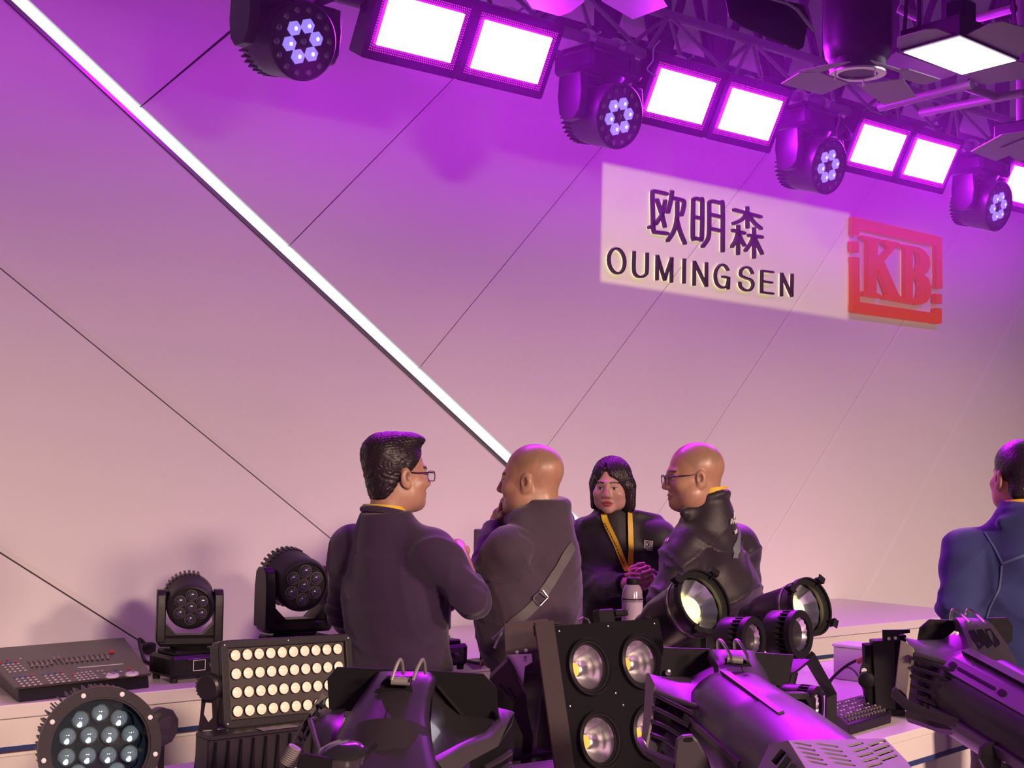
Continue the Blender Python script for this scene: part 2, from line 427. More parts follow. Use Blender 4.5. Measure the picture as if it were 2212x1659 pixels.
# ------------------------------------------------------------------ letters on the wall
def sign_pt(cx, cy):                       # coordinates measured on the wall itself
    return wp(1280+cx/2.836, 340+cy/2.836)
def stroke_mesh(m, strokes, wd, y0, y1, closed=()):
    """rounded strokes of width wd in the wall plane between y0 (front) and y1"""
    for si, st in enumerate(strokes):
        P = [sign_pt(*p) for p in st]; n = len(P); cl = si in closed
        if not cl and n > 2:
            q = spline([(p[0], p[1], 0) for p in P], 5); P = [np.array((a.x, a.y)) for a in q]; n = len(P)
        L_, R_ = [], []
        for i in range(n):
            a = P[i-1] if (i or cl) else P[i]; b = P[(i+1) % n] if (i < n-1 or cl) else P[i]
            d = (b-a)/max(1e-9, np.linalg.norm(b-a)); nn = np.array((-d[1], d[0]))*wd/2; L_.append(P[i]+nn); R_.append(P[i]-nn)
        if cl:
            for i in range(n):
                j = (i+1) % n; quad = [L_[i], L_[j], R_[j], R_[i]]; prism_xz(m, quad, y0, y1)
        else:
            d0 = P[0]-P[1]; d1 = P[-1]-P[-2]; a0 = math.atan2(d0[1], d0[0]); a1 = math.atan2(d1[1], d1[0]); cap0 = []; cap1 = []
            for k in range(1, 6):
                t = PI*k/6
                cap0.append(P[0]+wd/2*np.array((math.cos(a0-PI/2+t), math.sin(a0-PI/2+t))))
                cap1.append(P[-1]+wd/2*np.array((math.cos(a1-PI/2+t), math.sin(a1-PI/2+t))))
            prism_xz(m, [R_[0]] + cap0[::-1] + [L_[0]], y0, y1) if False else prism_xz(m, cap0 + [L_[0], R_[0]] if np.dot(cap0[-1]-L_[0], cap0[-1]-L_[0]) < np.dot(cap0[-1]-R_[0], cap0[-1]-R_[0]) else cap0 + [R_[0], L_[0]], y0, y1)
            prism_xz(m, cap1 + ([L_[-1], R_[-1]] if np.dot(cap1[-1]-L_[-1], cap1[-1]-L_[-1]) < np.dot(cap1[-1]-R_[-1], cap1[-1]-R_[-1]) else [R_[-1], L_[-1]]), y0, y1)
            for i in range(n-1): prism_xz(m, [L_[i], L_[i+1], R_[i+1], R_[i]], y0, y1)
def prism_xz(m, poly, y0, y1):
    n = len(poly); vs = [(p[0], y0, p[1]) for p in poly] + [(p[0], y1, p[1]) for p in poly]
    m.add(vs, [list(range(n)), [i+n for i in range(n)][::-1]] + [(i, (i+1) % n, (i+1) % n+n, i+n) for i in range(n)])
def letter(name, label, strokes, wd, closed=(), grp=None):
    m = MB(); stroke_mesh(m, strokes, wd, WALL_Y-.035, WALL_Y-.012, closed)
    a = np.array(m.v); org = (float(a[:, 0].mean()), WALL_Y-.02, float(a[:, 2].min()))
    t = thing(name, label, 'letter', org, grp)
    part('letter_face', m, M_letter, t, smooth=30)
    m = MB(); stroke_mesh(m, strokes, wd*.45, WALL_Y-.0115, WALL_Y-.002, closed)
    part('back_light', m, M_halo, t, smooth=0, label='warm glow strip behind the letter')
def ell(cx, cy, rx, ry, sk=.18, n=18, a0=0, a1=360):
    """ellipse sheared like the rest of the perspective"""
    k = n if a1-a0 == 360 else n-1; o = []
    for i in range(n):
        a = math.radians(a0+(a1-a0)*i/k); x = rx*math.cos(a); o.append((cx+x, cy+ry*math.sin(a)+x*sk))
    return o
WC, WL = .021, .0125
CH = 'dark brush-free rounded Chinese character'
letter('chinese_character', 'first and leftmost of three dark Chinese characters above the Latin letters', [
    [(437, 228), (365, 213), (350, 225), (352, 330), (353, 415), (345, 425), (332, 432)], [(353, 405), (358, 455), (375, 462), (440, 470)],
    [(378, 265), (405, 345), (425, 425)], [(428, 272), (410, 350), (370, 410)],
    [(470, 215), (462, 270), (445, 338)], [(468, 252), (530, 266), (543, 280), (538, 320), (528, 355)],
    [(502, 280), (500, 380), (480, 455), (444, 512)], [(498, 380), (520, 460), (548, 528)]], WC)
letter('chinese_character', 'middle one of three dark Chinese characters, boxy sun and moon shape', [
    [(600, 262), (615, 256), (645, 264), (655, 275), (652, 490), (640, 503), (610, 498), (597, 485), (600, 262)], [(602, 368), (650, 378)],
    [(697, 285), (697, 440), (690, 500), (658, 548)], [(697, 282), (712, 272), (765, 284), (780, 298), (780, 575)], [(699, 352), (778, 370)], [(697, 438), (778, 455)]], WC)
letter('chinese_character', 'third and rightmost dark Chinese character, made of three trees', [
    [(850, 325), (1012, 368)], [(931, 312), (932, 430)], [(925, 352), (895, 385), (846, 408)], [(940, 355), (975, 405), (1014, 438)],
    [(842, 450), (912, 468)], [(876, 425), (874, 592)], [(872, 470), (858, 515), (837, 548)], [(880, 475), (895, 510), (912, 540)],
    [(940, 480), (1020, 492)], [(972, 440), (972, 614)], [(968, 490), (950, 530), (920, 572)], [(976, 495), (998, 545), (1020, 590)]], WC)
letter('letter_o', 'thin dark letter O that begins the Latin word on the wall', [ell(131, 637, 49, 76)], WL, closed=(0,))
letter('letter_u', 'thin dark letter U, second in the Latin word on the wall', [[(238, 582), (236, 690), (250, 725), (280, 735), (308, 720), (316, 695), (318, 592)]], WL)
letter('letter_m', 'thin dark letter M in the Latin word, third from its start', [[(378, 750), (380, 606)], [(380, 606), (424, 752)], [(424, 752), (468, 620)], [(468, 620), (466, 764)]], WL)
letter('letter_i', 'thin dark letter I, a single upright bar in the Latin word', [[(545, 628), (543, 770)]], WL)
letter('letter_n', 'thin dark letter N between the I and the G', [[(605, 783), (607, 642)], [(607, 642), (680, 790)], [(680, 790), (681, 650)]], WL)
letter('letter_g', 'thin dark letter G in the middle of the Latin word', [[(812, 692), (795, 668), (770, 660), (742, 690), (735, 735), (748, 780), (778, 800), (805, 790), (814, 760)], [(780, 733), (816, 740)], [(816, 740), (814, 806)]], WL)
letter('letter_s', 'thin dark letter S that follows the gap in the Latin word', [[(962, 712), (945, 682), (915, 676), (892, 695), (892, 725), (925, 742), (955, 755), (965, 785), (945, 815), (915, 815), (890, 795), (885, 770)]], WL)
letter('letter_e', 'thin dark letter E with three bars in the Latin word', [[(1020, 697), (1018, 828)], [(1020, 697), (1087, 706)], [(1020, 760), (1080, 770)], [(1018, 828), (1086, 837)]], WL)
letter('letter_n', 'thin dark letter N that ends the Latin word', [[(1140, 848), (1141, 714)], [(1141, 714), (1203, 852)], [(1203, 852), (1206, 720)]], WL)
# red emblem with the two serif letters
a = sign_pt(1830, 1010)
emb = thing('wall_emblem', 'red square emblem with serif letters K and B in a broken frame', 'emblem', (a[0], WALL_Y-.02, a[1]))
def emb_piece(name, polys, label=None):
    m = MB()
    for poly in polys:
        P = [sign_pt(*p) for p in poly]; n = len(P); tri = tessellate_polygon([[V((p[0], p[1], 0)) for p in P]])
        vs = [(p[0], WALL_Y-.05, p[1]) for p in P] + [(p[0], WALL_Y-.012, p[1]) for p in P]
        m.add(vs, [list(t) for t in tri] + [[i+n for i in t][::-1] for t in tri] + [(i, (i+1) % n, (i+1) % n+n, i+n) for i in range(n)])
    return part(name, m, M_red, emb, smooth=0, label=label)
emb_piece('frame_piece', [[(1562, 372), (1568, 370), (2095, 490), (2105, 500), (2110, 808), (2073, 800), (2070, 545), (1600, 442), (1600, 482), (1562, 478)]])
emb_piece('frame_piece', [[(1557, 517), (1597, 524), (1597, 587), (1556, 580)]])
emb_piece('frame_piece', [[(1560, 612), (1600, 618), (1603, 888), (2068, 958), (2070, 925), (2105, 930), (2105, 1015), (2095, 1022), (1575, 952), (1562, 940)]])
emb_piece('frame_piece', [[(2070, 836), (2105, 842), (2105, 900), (2070, 893)]])
emb_piece('letter_k', [[(1622, 482), (1732, 505), (1732, 522), (1712, 524), (1712, 650), (1790, 558), (1770, 545), (1752, 528), (1752, 508), (1845, 528), (1845, 548), (1822, 556), (1752, 640), (1840, 840), (1862, 866), (1862, 886), (1757, 868), (1757, 848), (1778, 842), (1718, 686), (1705, 700), (1706, 832), (1732, 846), (1732, 866), (1622, 848), (1622, 828), (1652, 818), (1652, 518), (1622, 500)]], 'red serif letter K')
# B as outline pieces around its two counters
def outline(poly, holes):
    m = MB(); loops = [poly]+holes; tri = tessellate_polygon([[V((*sign_pt(*p), 0)) for p in lp] for lp in loops]); flat = [sign_pt(*p) for lp in loops for p in lp]; n = len(flat)
    vs = [(p[0], WALL_Y-.05, p[1]) for p in flat] + [(p[0], WALL_Y-.012, p[1]) for p in flat]
    fs = [list(t) for t in tri] + [[i+n for i in t][::-1] for t in tri]; o = 0
    for lp in loops:
        k = len(lp); fs += [(o+i, o+(i+1) % k, o+(i+1) % k+n, o+i+n) for i in range(k)]; o += k
    return m.add(vs, fs)
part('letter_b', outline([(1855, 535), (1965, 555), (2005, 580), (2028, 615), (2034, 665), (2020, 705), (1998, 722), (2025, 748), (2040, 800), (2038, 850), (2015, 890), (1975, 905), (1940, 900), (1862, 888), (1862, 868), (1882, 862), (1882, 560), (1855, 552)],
    [[(1927, 572), (1955, 578), (1970, 600), (1974, 650), (1962, 695), (1945, 706), (1927, 704)], [(1927, 730), (1950, 735), (1972, 765), (1978, 810), (1970, 860), (1950, 878), (1927, 876)]]), M_red, emb, smooth=0, label='red serif letter B')
m = MB()
for poly in ([(1575, 392), (2090, 508), (2092, 525), (1578, 410)], [(1578, 905), (2090, 985), (2090, 1000), (1576, 925)], [(1572, 640), (1586, 640), (1588, 900), (1574, 900)], [(2082, 540), (2096, 545), (2098, 780), (2084, 778)], [(1665, 520), (1695, 525), (1695, 830), (1665, 828)], [(1890, 570), (1918, 575), (1918, 860), (1890, 858)]):
    prism_xz(m, [sign_pt(*p) for p in poly], WALL_Y-.0115, WALL_Y-.002)
part('back_light', m, M_halo, emb, smooth=0, label='warm glow strips behind the emblem')
# ------------------------------------------------------------------ overhead rig
RY = 4.86
RZ = on_y(1300, 92, RY).z                       # main pipe height
rig = thing('lighting_truss', 'dark lighting truss carrying the row of moving heads and floods', 'truss', (4.5, RY, RZ))
m = MB().cyl((0.2, RY, RZ), (10.5, RY, RZ), .026, seg=12); part('chord_tube', m, M_grey, rig)
m = MB().cyl((0.2, RY+.30, RZ), (10.5, RY+.30, RZ), .026, seg=12); part('chord_tube', m, M_grey, rig)
m = MB().cyl((0.2, RY+.15, RZ+.30), (10.5, RY+.15, RZ+.30), .026, seg=12); part('chord_tube', m, M_grey, rig)
x = .4; k = 0
while x < 10.2:
    m = MB(); y0, z0, y1, z1 = (RY, RZ, RY+.15, RZ+.3) if k % 2 == 0 else (RY+.15, RZ+.3, RY, RZ)
    m.cyl((x, y0, z0), (x+.32, y1, z1), .011, seg=8); part('brace', m, M_grey, rig)
    m = MB().cyl((x, RY+.3, RZ) if k % 2 == 0 else (x, RY+.15, RZ+.3), (x+.32, RY+.15, RZ+.3) if k % 2 == 0 else (x+.32, RY+.3, RZ), .011, seg=8); part('brace', m, M_grey, rig)
    x += .32; k += 1
# hangers to the roof beam
for x in (1.0, 3.9, 7.4, 10.0):
    m = MB().cyl((x, RY+.15, RZ+.3), (x, RY+.15, 5.6), .012, seg=8); part('hanger', m, M_grey, rig)
# tall lattice girder between rig and wall
GY = 5.75
gird = thing('lattice_girder', 'tall dark lattice girder behind the fixture row near the wall', 'truss', (7.3, GY, 3.6))
def gx_(px, py=100): return on_y(px, py, GY).x
zb = on_y(1550, 150, GY).z
m = MB().box(gx_(2600)-gx_(1150), .07, .07, c=((gx_(2600)+gx_(1150))/2, GY, zb), ch=.006); part('bottom_chord', m, M_dark, gird)
m = MB().box(gx_(2600)-gx_(1150), .07, .07, c=((gx_(2600)+gx_(1150))/2, GY, zb+1.25), ch=.006); part('top_chord', m, M_dark, gird)
posts = [gx_(1306), gx_(1428), gx_(1549), gx_(1674), gx_(1795), gx_(1925), gx_(2050), gx_(2165), gx_(2290)]
for i, xx in enumerate(posts):
    m = MB().box(.13, .05, 1.25, c=(xx, GY, zb+.625), ch=.005); part('post', m, M_dark, gird)
    if i+1 < len(posts):
        x2 = posts[i+1]; mid = (xx+x2)/2
        for (a, b) in (((xx+.05, zb), (mid+.02, zb+.62)), ((x2-.05, zb), (mid-.02, zb+.62)), ((xx+.05, zb+1.2), (mid+.02, zb+.6)), ((x2-.05, zb+1.2), (mid-.02, zb+.6))):
            m = MB().cyl((a[0], GY, a[1]), (b[0], GY, b[1]), .026, seg=8); part('brace', m, M_dark, gird)

# ---- hanging moving heads (built once, copied along the pipe)
def lens_cells(m_, M, cells, r, h, seg=8):
    for (x, y) in cells:
        m_.lathe([(r, 0), (r*.92, h*.55), (r*.55, h*.9), (0.0, h)], M @ T(x, y, 0), seg)
def hang_head(px, py, yaw, tilt, lab, D=None, zc=None):
    c = on_y(px, py, RY) if zc is None else V((px, RY, zc))
    t = thing('moving_head_light', lab, 'stage light', (c.x, c.y, c.z), 'moving heads hanging from the truss')
    B = T(*c) @ R(yaw, 'Z')
    top = RZ-c.z
    m = MB().box(.36, .26, .10, B, (0, .02, top-.12), .018).box(.30, .20, .03, B, (0, .02, top-.055), .006); part('base_housing', m, M_dark, t)
    m = MB().box(.06, .012, .05, B, (.1, -.116, top-.12), .002); part('display', m, M_gloss, t)
    for s in (-1, 1):
        m = MB(); m.box(.035, .03, .07, B, (s*.10, .02, top-.02), .004); m.ring(.027, .042, -.02, .02, B @ T(s*.10, 0, top) @ R(90, 'Y'), 16)
        m.cyl(B @ V((s*.10, -.04, top)), B @ V((s*.10, -.085, top+.01)), .006); part('clamp', m, M_steel, t)
    m = MB().lathe([(.09, -.03), (.11, 0)], B @ T(0, 0, top-.175), 24)
    m.box(.42, .14, .05, B, (0, 0, top-.21), .015); part('yoke_bridge', m, M_plastic, t)
    for s in (-1, 1):
        m = MB(); prof = [(-.07, .0), (.07, .0), (.078, -.10), (.066, -.18), (.035, -.215), (-.035, -.215), (-.066, -.18), (-.078, -.10)]
        m.prism(prof, -.022, .022, B @ T(s*.192, 0, top-.19) @ R(90, 'Z') @ R(90, 'X'))
        part('yoke_arm', m, M_plastic, t, bevel=.006)
    Hm = B @ T(0, -.02, -.01) @ R(tilt, 'X') @ R(90, 'X')           # local +Z of Hm is the beam axis (-Y)
    m = MB().lathe([(.06, -.17), (.105, -.165), (.132, -.14), (.143, -.09), (.147, -.02), (.148, .05), (.152, .085), (.152, .105), (.146, .110), (.142, .098), (0, .096)], Hm, 40)
    hd = part('head_shell', m, M_plastic, t)
    m = MB()
    for k in range(36):
        a = 2*PI*k/36; m.box(.006, .016, .06, Hm @ R(360*k/36, 'Z') @ T(0, .139, -.115))
    part('cooling_fin', m, M_plastic, hd, stuff=True)
    F_ = Hm @ T(0, 0, .097)
    out = [(.122*math.cos(2*PI*k/14+.2), .122*math.sin(2*PI*k/14+.2)) for k in range(14)]
    for (x, y) in out + [(0, 0)]:
        m = MB(); lens_cells(m, F_, [(x, y)], .0145, .012, 10); part('dark_lens', m, M_dimlens, hd)
    for k in range(6):
        a = 2*PI*k/6+.35; x, y = .062*math.cos(a), .062*math.sin(a)
        m = MB(); m.lathe([(.031, 0), (.029, .010), (.018, .016), (0, .017)], F_ @ T(x, y, 0) @ R(20, 'Z'), 6); ln = part('lit_lens', m, M_cell, hd, smooth=20)
        m = MB().lathe([(.0095, .0), (.006, .003), (0, .004)], F_ @ T(x, y, .0155), 10); part('lens_core', m, M_cellcore, ln)
    return t
h2 = hang_head(1298, 245, 3, 14, 'second hanging moving head from the near end, between two pairs of floods')
zc = h2.location.z
def head_x(px, py): return on_y(px, py, RY).x
for px, py, lab in ((618, 72, 'nearest hanging moving head, largest, with a ring of violet lit lenses'), (1750, 360, 'third hanging moving head, above the sign between two pairs of floods'), (2118, 440, 'farthest hanging moving head, above the red emblem at the row end')):
    c = copy_tree(h2); c.location = (on_y(px, py, RY).x, RY, zc); c['label'] = lab

# ---- strobe floods
def flood(x, z, lab):
    t = thing('strobe_flood', lab, 'stage light', (x, RY, z), 'pairs of strobe floods on the truss')
    P = T(x, RY-.02, z) @ R(27, 'X') @ R(90, 'X')       # +Z = beam axis, tilted down
    m = MB(); m.prism(rrect(.50, .345, .012, 3), -.10, -.004, P); m.prism(rrect(.50, .345, .012, 3), -.004, .0, P, [rrect(.44, .27, .004, 2)[::-1]]); part('housing', m, M_dark, t)
    m = MB(); m.box(.385, .215, .01, P, (0, 0, .004)); part('flood_tubes', m, M_panel, t, smooth=0, label='white-hot flood face')
    m = MB()
    for ring, (hx, hy) in enumerate(((.200, .115), (.209, .124), (.218, .133))):
        nx, ny = 40, 24
        for k in range(nx):
            u = -hx + 2*hx*k/(nx-1)
            for s in (-1, 1): m.add([(u-.0024, s*hy-.0024, .002), (u+.0024, s*hy-.0024, .002), (u+.0024, s*hy+.0024, .002), (u-.0024, s*hy+.0024, .002)], [(0, 1, 2, 3)], P)
        for k in range(1, ny-1):
            u = -hy + 2*hy*k/(ny-1)
            for s in (-1, 1): m.add([(s*hx-.0024, u-.0024, .002), (s*hx+.0024, u-.0024, .002), (s*hx+.0024, u+.0024, .002), (s*hx-.0024, u+.0024, .002)], [(0, 1, 2, 3)], P)
    part('led_border', m, M_dots, t, smooth=0, stuff=True, label='magenta border of small diodes')
    for s in (-1, 1):
        m = MB().strap([P @ V((s*.262, 0, -.05)), V((x+s*.262, RY+.03, RZ-.12)), V((x+s*.20, RY, RZ-.06))], (0, 1, 0), .03, .005); part('bracket_arm', m, M_dark, t)
    m = MB().box(.46, .035, .008, T(x, RY, RZ-.058)); part('bracket_bar', m, M_dark, t)
    m = MB().ring(.027, .043, -.02, .02, T(x, RY, RZ) @ R(90, 'Y'), 16).box(.03, .03, .03, T(x, RY, RZ-.045)).cyl((x, RY-.04, RZ), (x, RY-.10, RZ+.02), .006); part('clamp', m, M_steel, t)
    return t
fz = on_y(1475, 208, RY-.03).z
f0_ = flood(on_y(1475, 208, RY-.03).x, fz, 'fourth strobe flood counted along the truss from the near end')
f0_['label'] = 'strobe flood just beyond the second moving head, white-hot face with magenta border'
for px, py, lab in ((912, 50, 'nearest and largest strobe flood, beyond the first moving head'), (1108, 96, 'strobe flood just before the second moving head'), (1624, 242, 'strobe flood just before the third moving head'), (1900, 325, 'strobe flood just beyond the third moving head'), (2012, 355, 'strobe flood just before the farthest moving head'), (2216, 408, 'farthest strobe flood, cut by the picture edge')):
    c = copy_tree(f0_); c.location = (on_y(px, py, RY-.03).x, RY, fz); c['label'] = lab

# ------------------------------------------------------------------ soft lights hanging under the ceiling on the right
def px7(x, y): return (1650+x/3.19, y/3.19)
def plate(m, pts, z, t=.004):
    m.slab([on_z(*p[:2], z if len(p) < 3 else p[2]) for p in pts], t)
M_leaf = mat('grey_barn_door_metal', (.20, .18, .19), .5, .2, var=.08)
zq = 3.42
c = on_z(2075, 120, zq)
t = thing('square_softlight', 'square ceiling softlight glowing white with four barn door leaves', 'stage light', c)
m = MB(); q = [on_z(*p, zq) for p in ((1952, 112), (2073, 78), (2195, 130), (2078, 160))]
cc = sum(q, V((0, 0, 0)))/4; qo = [cc+(p-cc)*1.06 for p in q]
m.add([p+V((0, 0, .0)) for p in qo] + [p+V((0, 0, .09)) for p in qo], [(0, 1, 2, 3), (7, 6, 5, 4), (0, 4, 5, 1), (1, 5, 6, 2), (2, 6, 7, 3), (3, 7, 4, 0)])
m.box(.10, .10, .16, T(*(cc+V((0, 0, .16)))), ch=.01); part('housing', m, M_dark, t, smooth=0)
m = MB(); m.add([p-V((0, 0, .003)) for p in q], [(0, 1, 2, 3)]); part('diffuser', m, M_fresnel, t, smooth=0, label='glowing white square diffuser')
for pts in ([(915, 325), (918, 262), (1120, 205), (1190, 200), (1330, 250), (970, 350)], [(1390, 245), (1560, 165), (1650, 150), (1793, 190), (1850, 300), (1740, 405)],
            [(840, 410), (915, 360), (1345, 508), (1130, 580), (1080, 582), (840, 445)], [(1372, 520), (1745, 425), (1850, 440), (1840, 540), (1500, 585)]):
    m = MB(); plate(m, [px7(*p) for p in pts], zq+.01); part('barn_door', m, M_leaf, t, smooth=0)
m = MB()
for s in (-1, 1): m.strap([q[0 if s < 0 else 2]+V((0, 0, .05)), cc+V((0, 0, .42))+(q[0 if s < 0 else 2]-cc)*.9, cc+V((0, 0, .44))], (0, 0, 1), .03, .005)
part('yoke', m, M_dark, t)
m = MB().cyl(cc+V((0, 0, .2)), cc+V((0, 0, .46)), .012).cyl(cc+V((0, 0, .44)), (cc.x, cc.y, 5.6), .014); part('hanger', m, M_dark, t)
# round fresnel with its open barn doors, tall body above
zf = 3.34; c = on_z(1853, 157, zf)
t = thing('round_softlight', 'round unlit ceiling spotlight with spread barn door leaves below a tall dark body', 'stage light', c)
m = MB().lathe([(.118, 0), (.124, .02), (.124, .05), (.14, .07), (.15, .12), (.15, .60), (.12, .66)], T(*c), 32); part('housing', m, M_dark, t)
m = MB().ring(.085, .122, -.008, .0, T(*c), 36).ring(.085, .09, 0, .05, T(*c), 36); part('lens_ring', m, M_steel, t)
m = MB().lathe([(0, .05), (.04, .045), (.085, .03)], T(*c), 24); part('reflector', m, M_steel, t, label='dull reflector bowl')
for k in range(3):
    a = 2*PI*k/3+.4; m = MB().cyl(c+V((.1*math.cos(a), .1*math.sin(a), -.01)), c+V((.1*math.cos(a), .1*math.sin(a), -.035)), .004, seg=6); part('pin', m, M_white, t)
for pts in ([(232, 492), (500, 434), (600, 428), (385, 500)], [(120, 578), (245, 503), (380, 500), (585, 575), (400, 655)], [(640, 582), (960, 548), (1050, 670), (830, 725)], [(735, 418), (945, 482), (925, 498), (760, 440)], [(930, 482), (960, 545), (1090, 585), (1215, 548), (1000, 480)]):
    m = MB(); plate(m, [px7(*p) for p in pts], zf-.012); part('barn_door', m, M_leaf, t, smooth=0)
m = MB().cyl(c+V((0, 0, .6)), (c.x, c.y, 5.6), .05, seg=16); part('drop_pole', m, M_dark, t)
# near softlight cut by the top edge: two leaves
zn = 3.55; c = on_z(1280, -40, zn)
t = thing('softlight', 'ceiling softlight above the second moving head, only two leaves in the picture', 'stage light', c)
m = MB().box(.30, .30, .12, T(*c) @ R(20, 'Z'), (0, 0, .06), .01); part('housing', m, M_dark, t)
for pts in ([(1130, -10), (1265, -22), (1262, 4), (1232, 27), (1208, 35), (1150, 18)], [(1296, -20), (1420, -20), (1442, 14), (1367, 42), (1300, 3)]):
    m = MB(); plate(m, pts, zn); part('barn_door', m, M_leaf, t, smooth=0)
m = MB().cyl(c+V((0, 0, .1)), (c.x, c.y, 5.6), .014); part('hanger', m, M_dark, t)
# tilted dark leaf lamp
t = thing('tilted_softlight', 'tilted dark softlight whose big leaf hangs over the lattice girder', 'stage light', at(1650, 10, 5.6))
m = MB(); m.slab([at(*p) for p in ((1563, -25, 5.6), (1735, 10, 5.6), (1748, 40, 5.55), (1736, 100, 5.5), (1726, 107, 5.5), (1598, 54, 5.5), (1575, 36, 5.5))], .006); part('barn_door', m, M_dark, t, smooth=0)
m = MB().tube([at(1630, -12, 5.55), at(1700, 8, 5.52), at(1722, 22, 5.5), at(1757, 66, 5.46)], .008); part('leaf_rod', m, M_steel, t)
o_ = at(1650, -60, 5.65); m = MB().box(.30, .30, .14, T(*o_) @ R(25, 'Z'), (0, 0, 0), .01).cyl(o_, (o_.x, o_.y, 5.6), .014); part('housing', m, M_dark, t)
# far right leaf lamp on a pole
c = on_z(2200, 300, 3.3)
t = thing('pole_softlight', 'far right softlight with pale leaves beside an upright purple pole', 'stage light', c)
m = MB(); plate(m, [(2097, 328), (2164, 291), (2225, 283), (2225, 318), (2151, 348)], 3.3); part('barn_door', m, M_leaf, t, smooth=0)
m = MB(); plate(m, [(2160, 322), (2215, 300), (2260, 330), (2200, 350)], 3.29); part('barn_door', m, M_leaf, t, smooth=0)
p_ = at(2210, 240, 7.6); m = MB().cyl((p_.x, p_.y, 3.32), (p_.x, p_.y, 5.6), .035, seg=20); part('pole', m, M_grey, t)
m = MB().box(.22, .22, .14, T(p_.x, p_.y, 3.38), ch=.01); part('housing', m, M_dark, t)
# cross pipes
t = thing('cross_pipes', 'pair of slanting pipes between the truss and the softlights', 'truss', at(2080, 190, 7.0))
for a, b in (((1900, 232, 7.0), (2100, 182, 6.6)), ((1990, 244, 7.4), (2215, 200, 6.8)), ((2083, 186, 6.7), (2160, 212, 7.0)), ((1940, 18, 6.9), (1990, 40, 6.9)), ((2110, 40, 6.8), (2190, 18, 6.5))):
    m = MB().cyl(at(*a), at(*b), .021, seg=12); part('pipe', m, M_grey, t)
for x, y, D in ((2060, 60, 6.4), (1985, 60, 6.6)):
    a = at(x, y, D); m = MB().cyl(a, (a.x, a.y, 5.6), .012, seg=8); part('hanger', m, M_dark, t)
# cable plugs
for x, y in ((2083, 18), (2094, 30)):
    a = at(x, y, 6.35); m = MB().cyl(a-V((0, 0, .03)), a+V((0, 0, .02)), .014, .011, 12).tube([a+V((0, 0, .02)), a+V((.02, 0, .10)), a+V((.06, 0, .2)), a+V((.1, 0, .5))], .006)
    part('cable_plug', m, mat('orange_plug', (.55, .10, .04), .5), smooth=35, tag=('orange cable plug %s above the square softlight' % ('hanging higher' if y < 25 else 'hanging lower'), 'plug', 'orange plugs'))
# safety cables looped over the truss by the fixtures
def cable(name, pts, r, lab, cat='cable', grp=None, mm=None, n=8):
    m = MB().tube(spline([at(*p) for p in pts], n), r, 6); return part(name, m, mm or M_rubber, tag=(lab, cat, grp))
cable('safety_cable', [(1425, 88, 6.8), (1412, 105, 6.75), (1410, 130, 6.75), (1398, 150, 6.75), (1418, 165, 6.75)], .004, 'thin steel safety cable drooping beside the second moving head', mm=M_steel)
cable('power_cable', [(1816, 245, 7.6), (1808, 285, 7.6), (1815, 300, 7.6), (1834, 300, 7.6), (1838, 285, 7.6), (1826, 268, 7.6)], .006, 'black power cable loop beside the third moving head')
# ------------------------------------------------------------------ front counters
fc = thing('front_counter', 'white front counter carrying the nearest row of stage lights', 'counter', (1.8, 2.6, 0))
out = [(-1.0, .85), (3.72, .85), (3.72, 2.79), (3.3, 3.22), (2.25, 3.30), (2.25, 3.82), (-1.0, 3.82)]
m = MB().prism(out, CT-.05, CT); part('worktop', m, M_counter, fc, bevel=.004, smooth=0)
ins = [(-.96, .89), (3.68, .89), (3.68, 2.75), (3.28, 3.18), (2.21, 3.26), (2.21, 3.78), (-.96, 3.78)]
m = MB().prism(ins, 0.0, CT-.0505); part('cabinet_body', m, M_counter, fc, smooth=0)
# right counter, turned a little
P1, P2 = on_z(1870, 1605, CT), on_z(2110, 1540, CT); dr = (P2-P1).normalized(); nr = V((-dr.y, dr.x, 0))
Rc = thing('side_counter', 'white side counter at the right with a blue edge stripe', 'counter', (4.9, 3.4, 0))
A_ = P1-dr*.12; B_ = P1+dr*2.6; out = [A_, B_, B_+nr*1.1, A_+nr*1.1+dr*.75, A_+nr*.62+dr*.62, A_+nr*.35]
m = MB().prism([(p.x, p.y) for p in out], CT-.03, CT); part('worktop', m, M_counter, Rc, bevel=.003, smooth=0)
def band(off, z0, z1):
    q = [A_+dr*off+nr*off, B_-dr*off+nr*off, B_+nr*(1.1-off)-dr*off, A_+nr*(1.1-off)+dr*(.75+off), A_+nr*.62+dr*(.62+off), A_+nr*.35+dr*off]
    return MB().prism([(p.x, p.y) for p in q], z0, z1)
part('apron', band(.006, CT-.105, CT-.0305), M_counter, Rc, smooth=0)
part('blue_stripe', band(.003, CT-.122, CT-.1055), M_blue, Rc, smooth=0, label='dark blue stripe')
part('cabinet_body', band(.05, 0.0, CT-.1225), M_counter, Rc, smooth=0)
# small white block and box on the back counter side
def box_thing(name, mm, px, py, D, sx, sy, sz, lab, cat, yaw=0, ch=.004, base=None, grp=None):
    o = at(px, py, D); z0 = o.z if base is None else base
    m = MB().box(sx, sy, sz, T(o.x, o.y, z0+sz/2) @ R(yaw, 'Z'), ch=ch)
    return part(name, m, mm, tag=(lab, cat, grp))
o = on_z(1849, 1466, CT+.001)
m = MB().box(.14, .14, .135, T(o.x, o.y, CT+.0685) @ R(10, 'Z'), ch=.003); m.box(.15, .15, .012, T(o.x, o.y, CT+.1425) @ R(10, 'Z'), ch=.002)
part('white_carton', m, M_white, tag=('small white carton on the side counter behind the cables', 'box'))

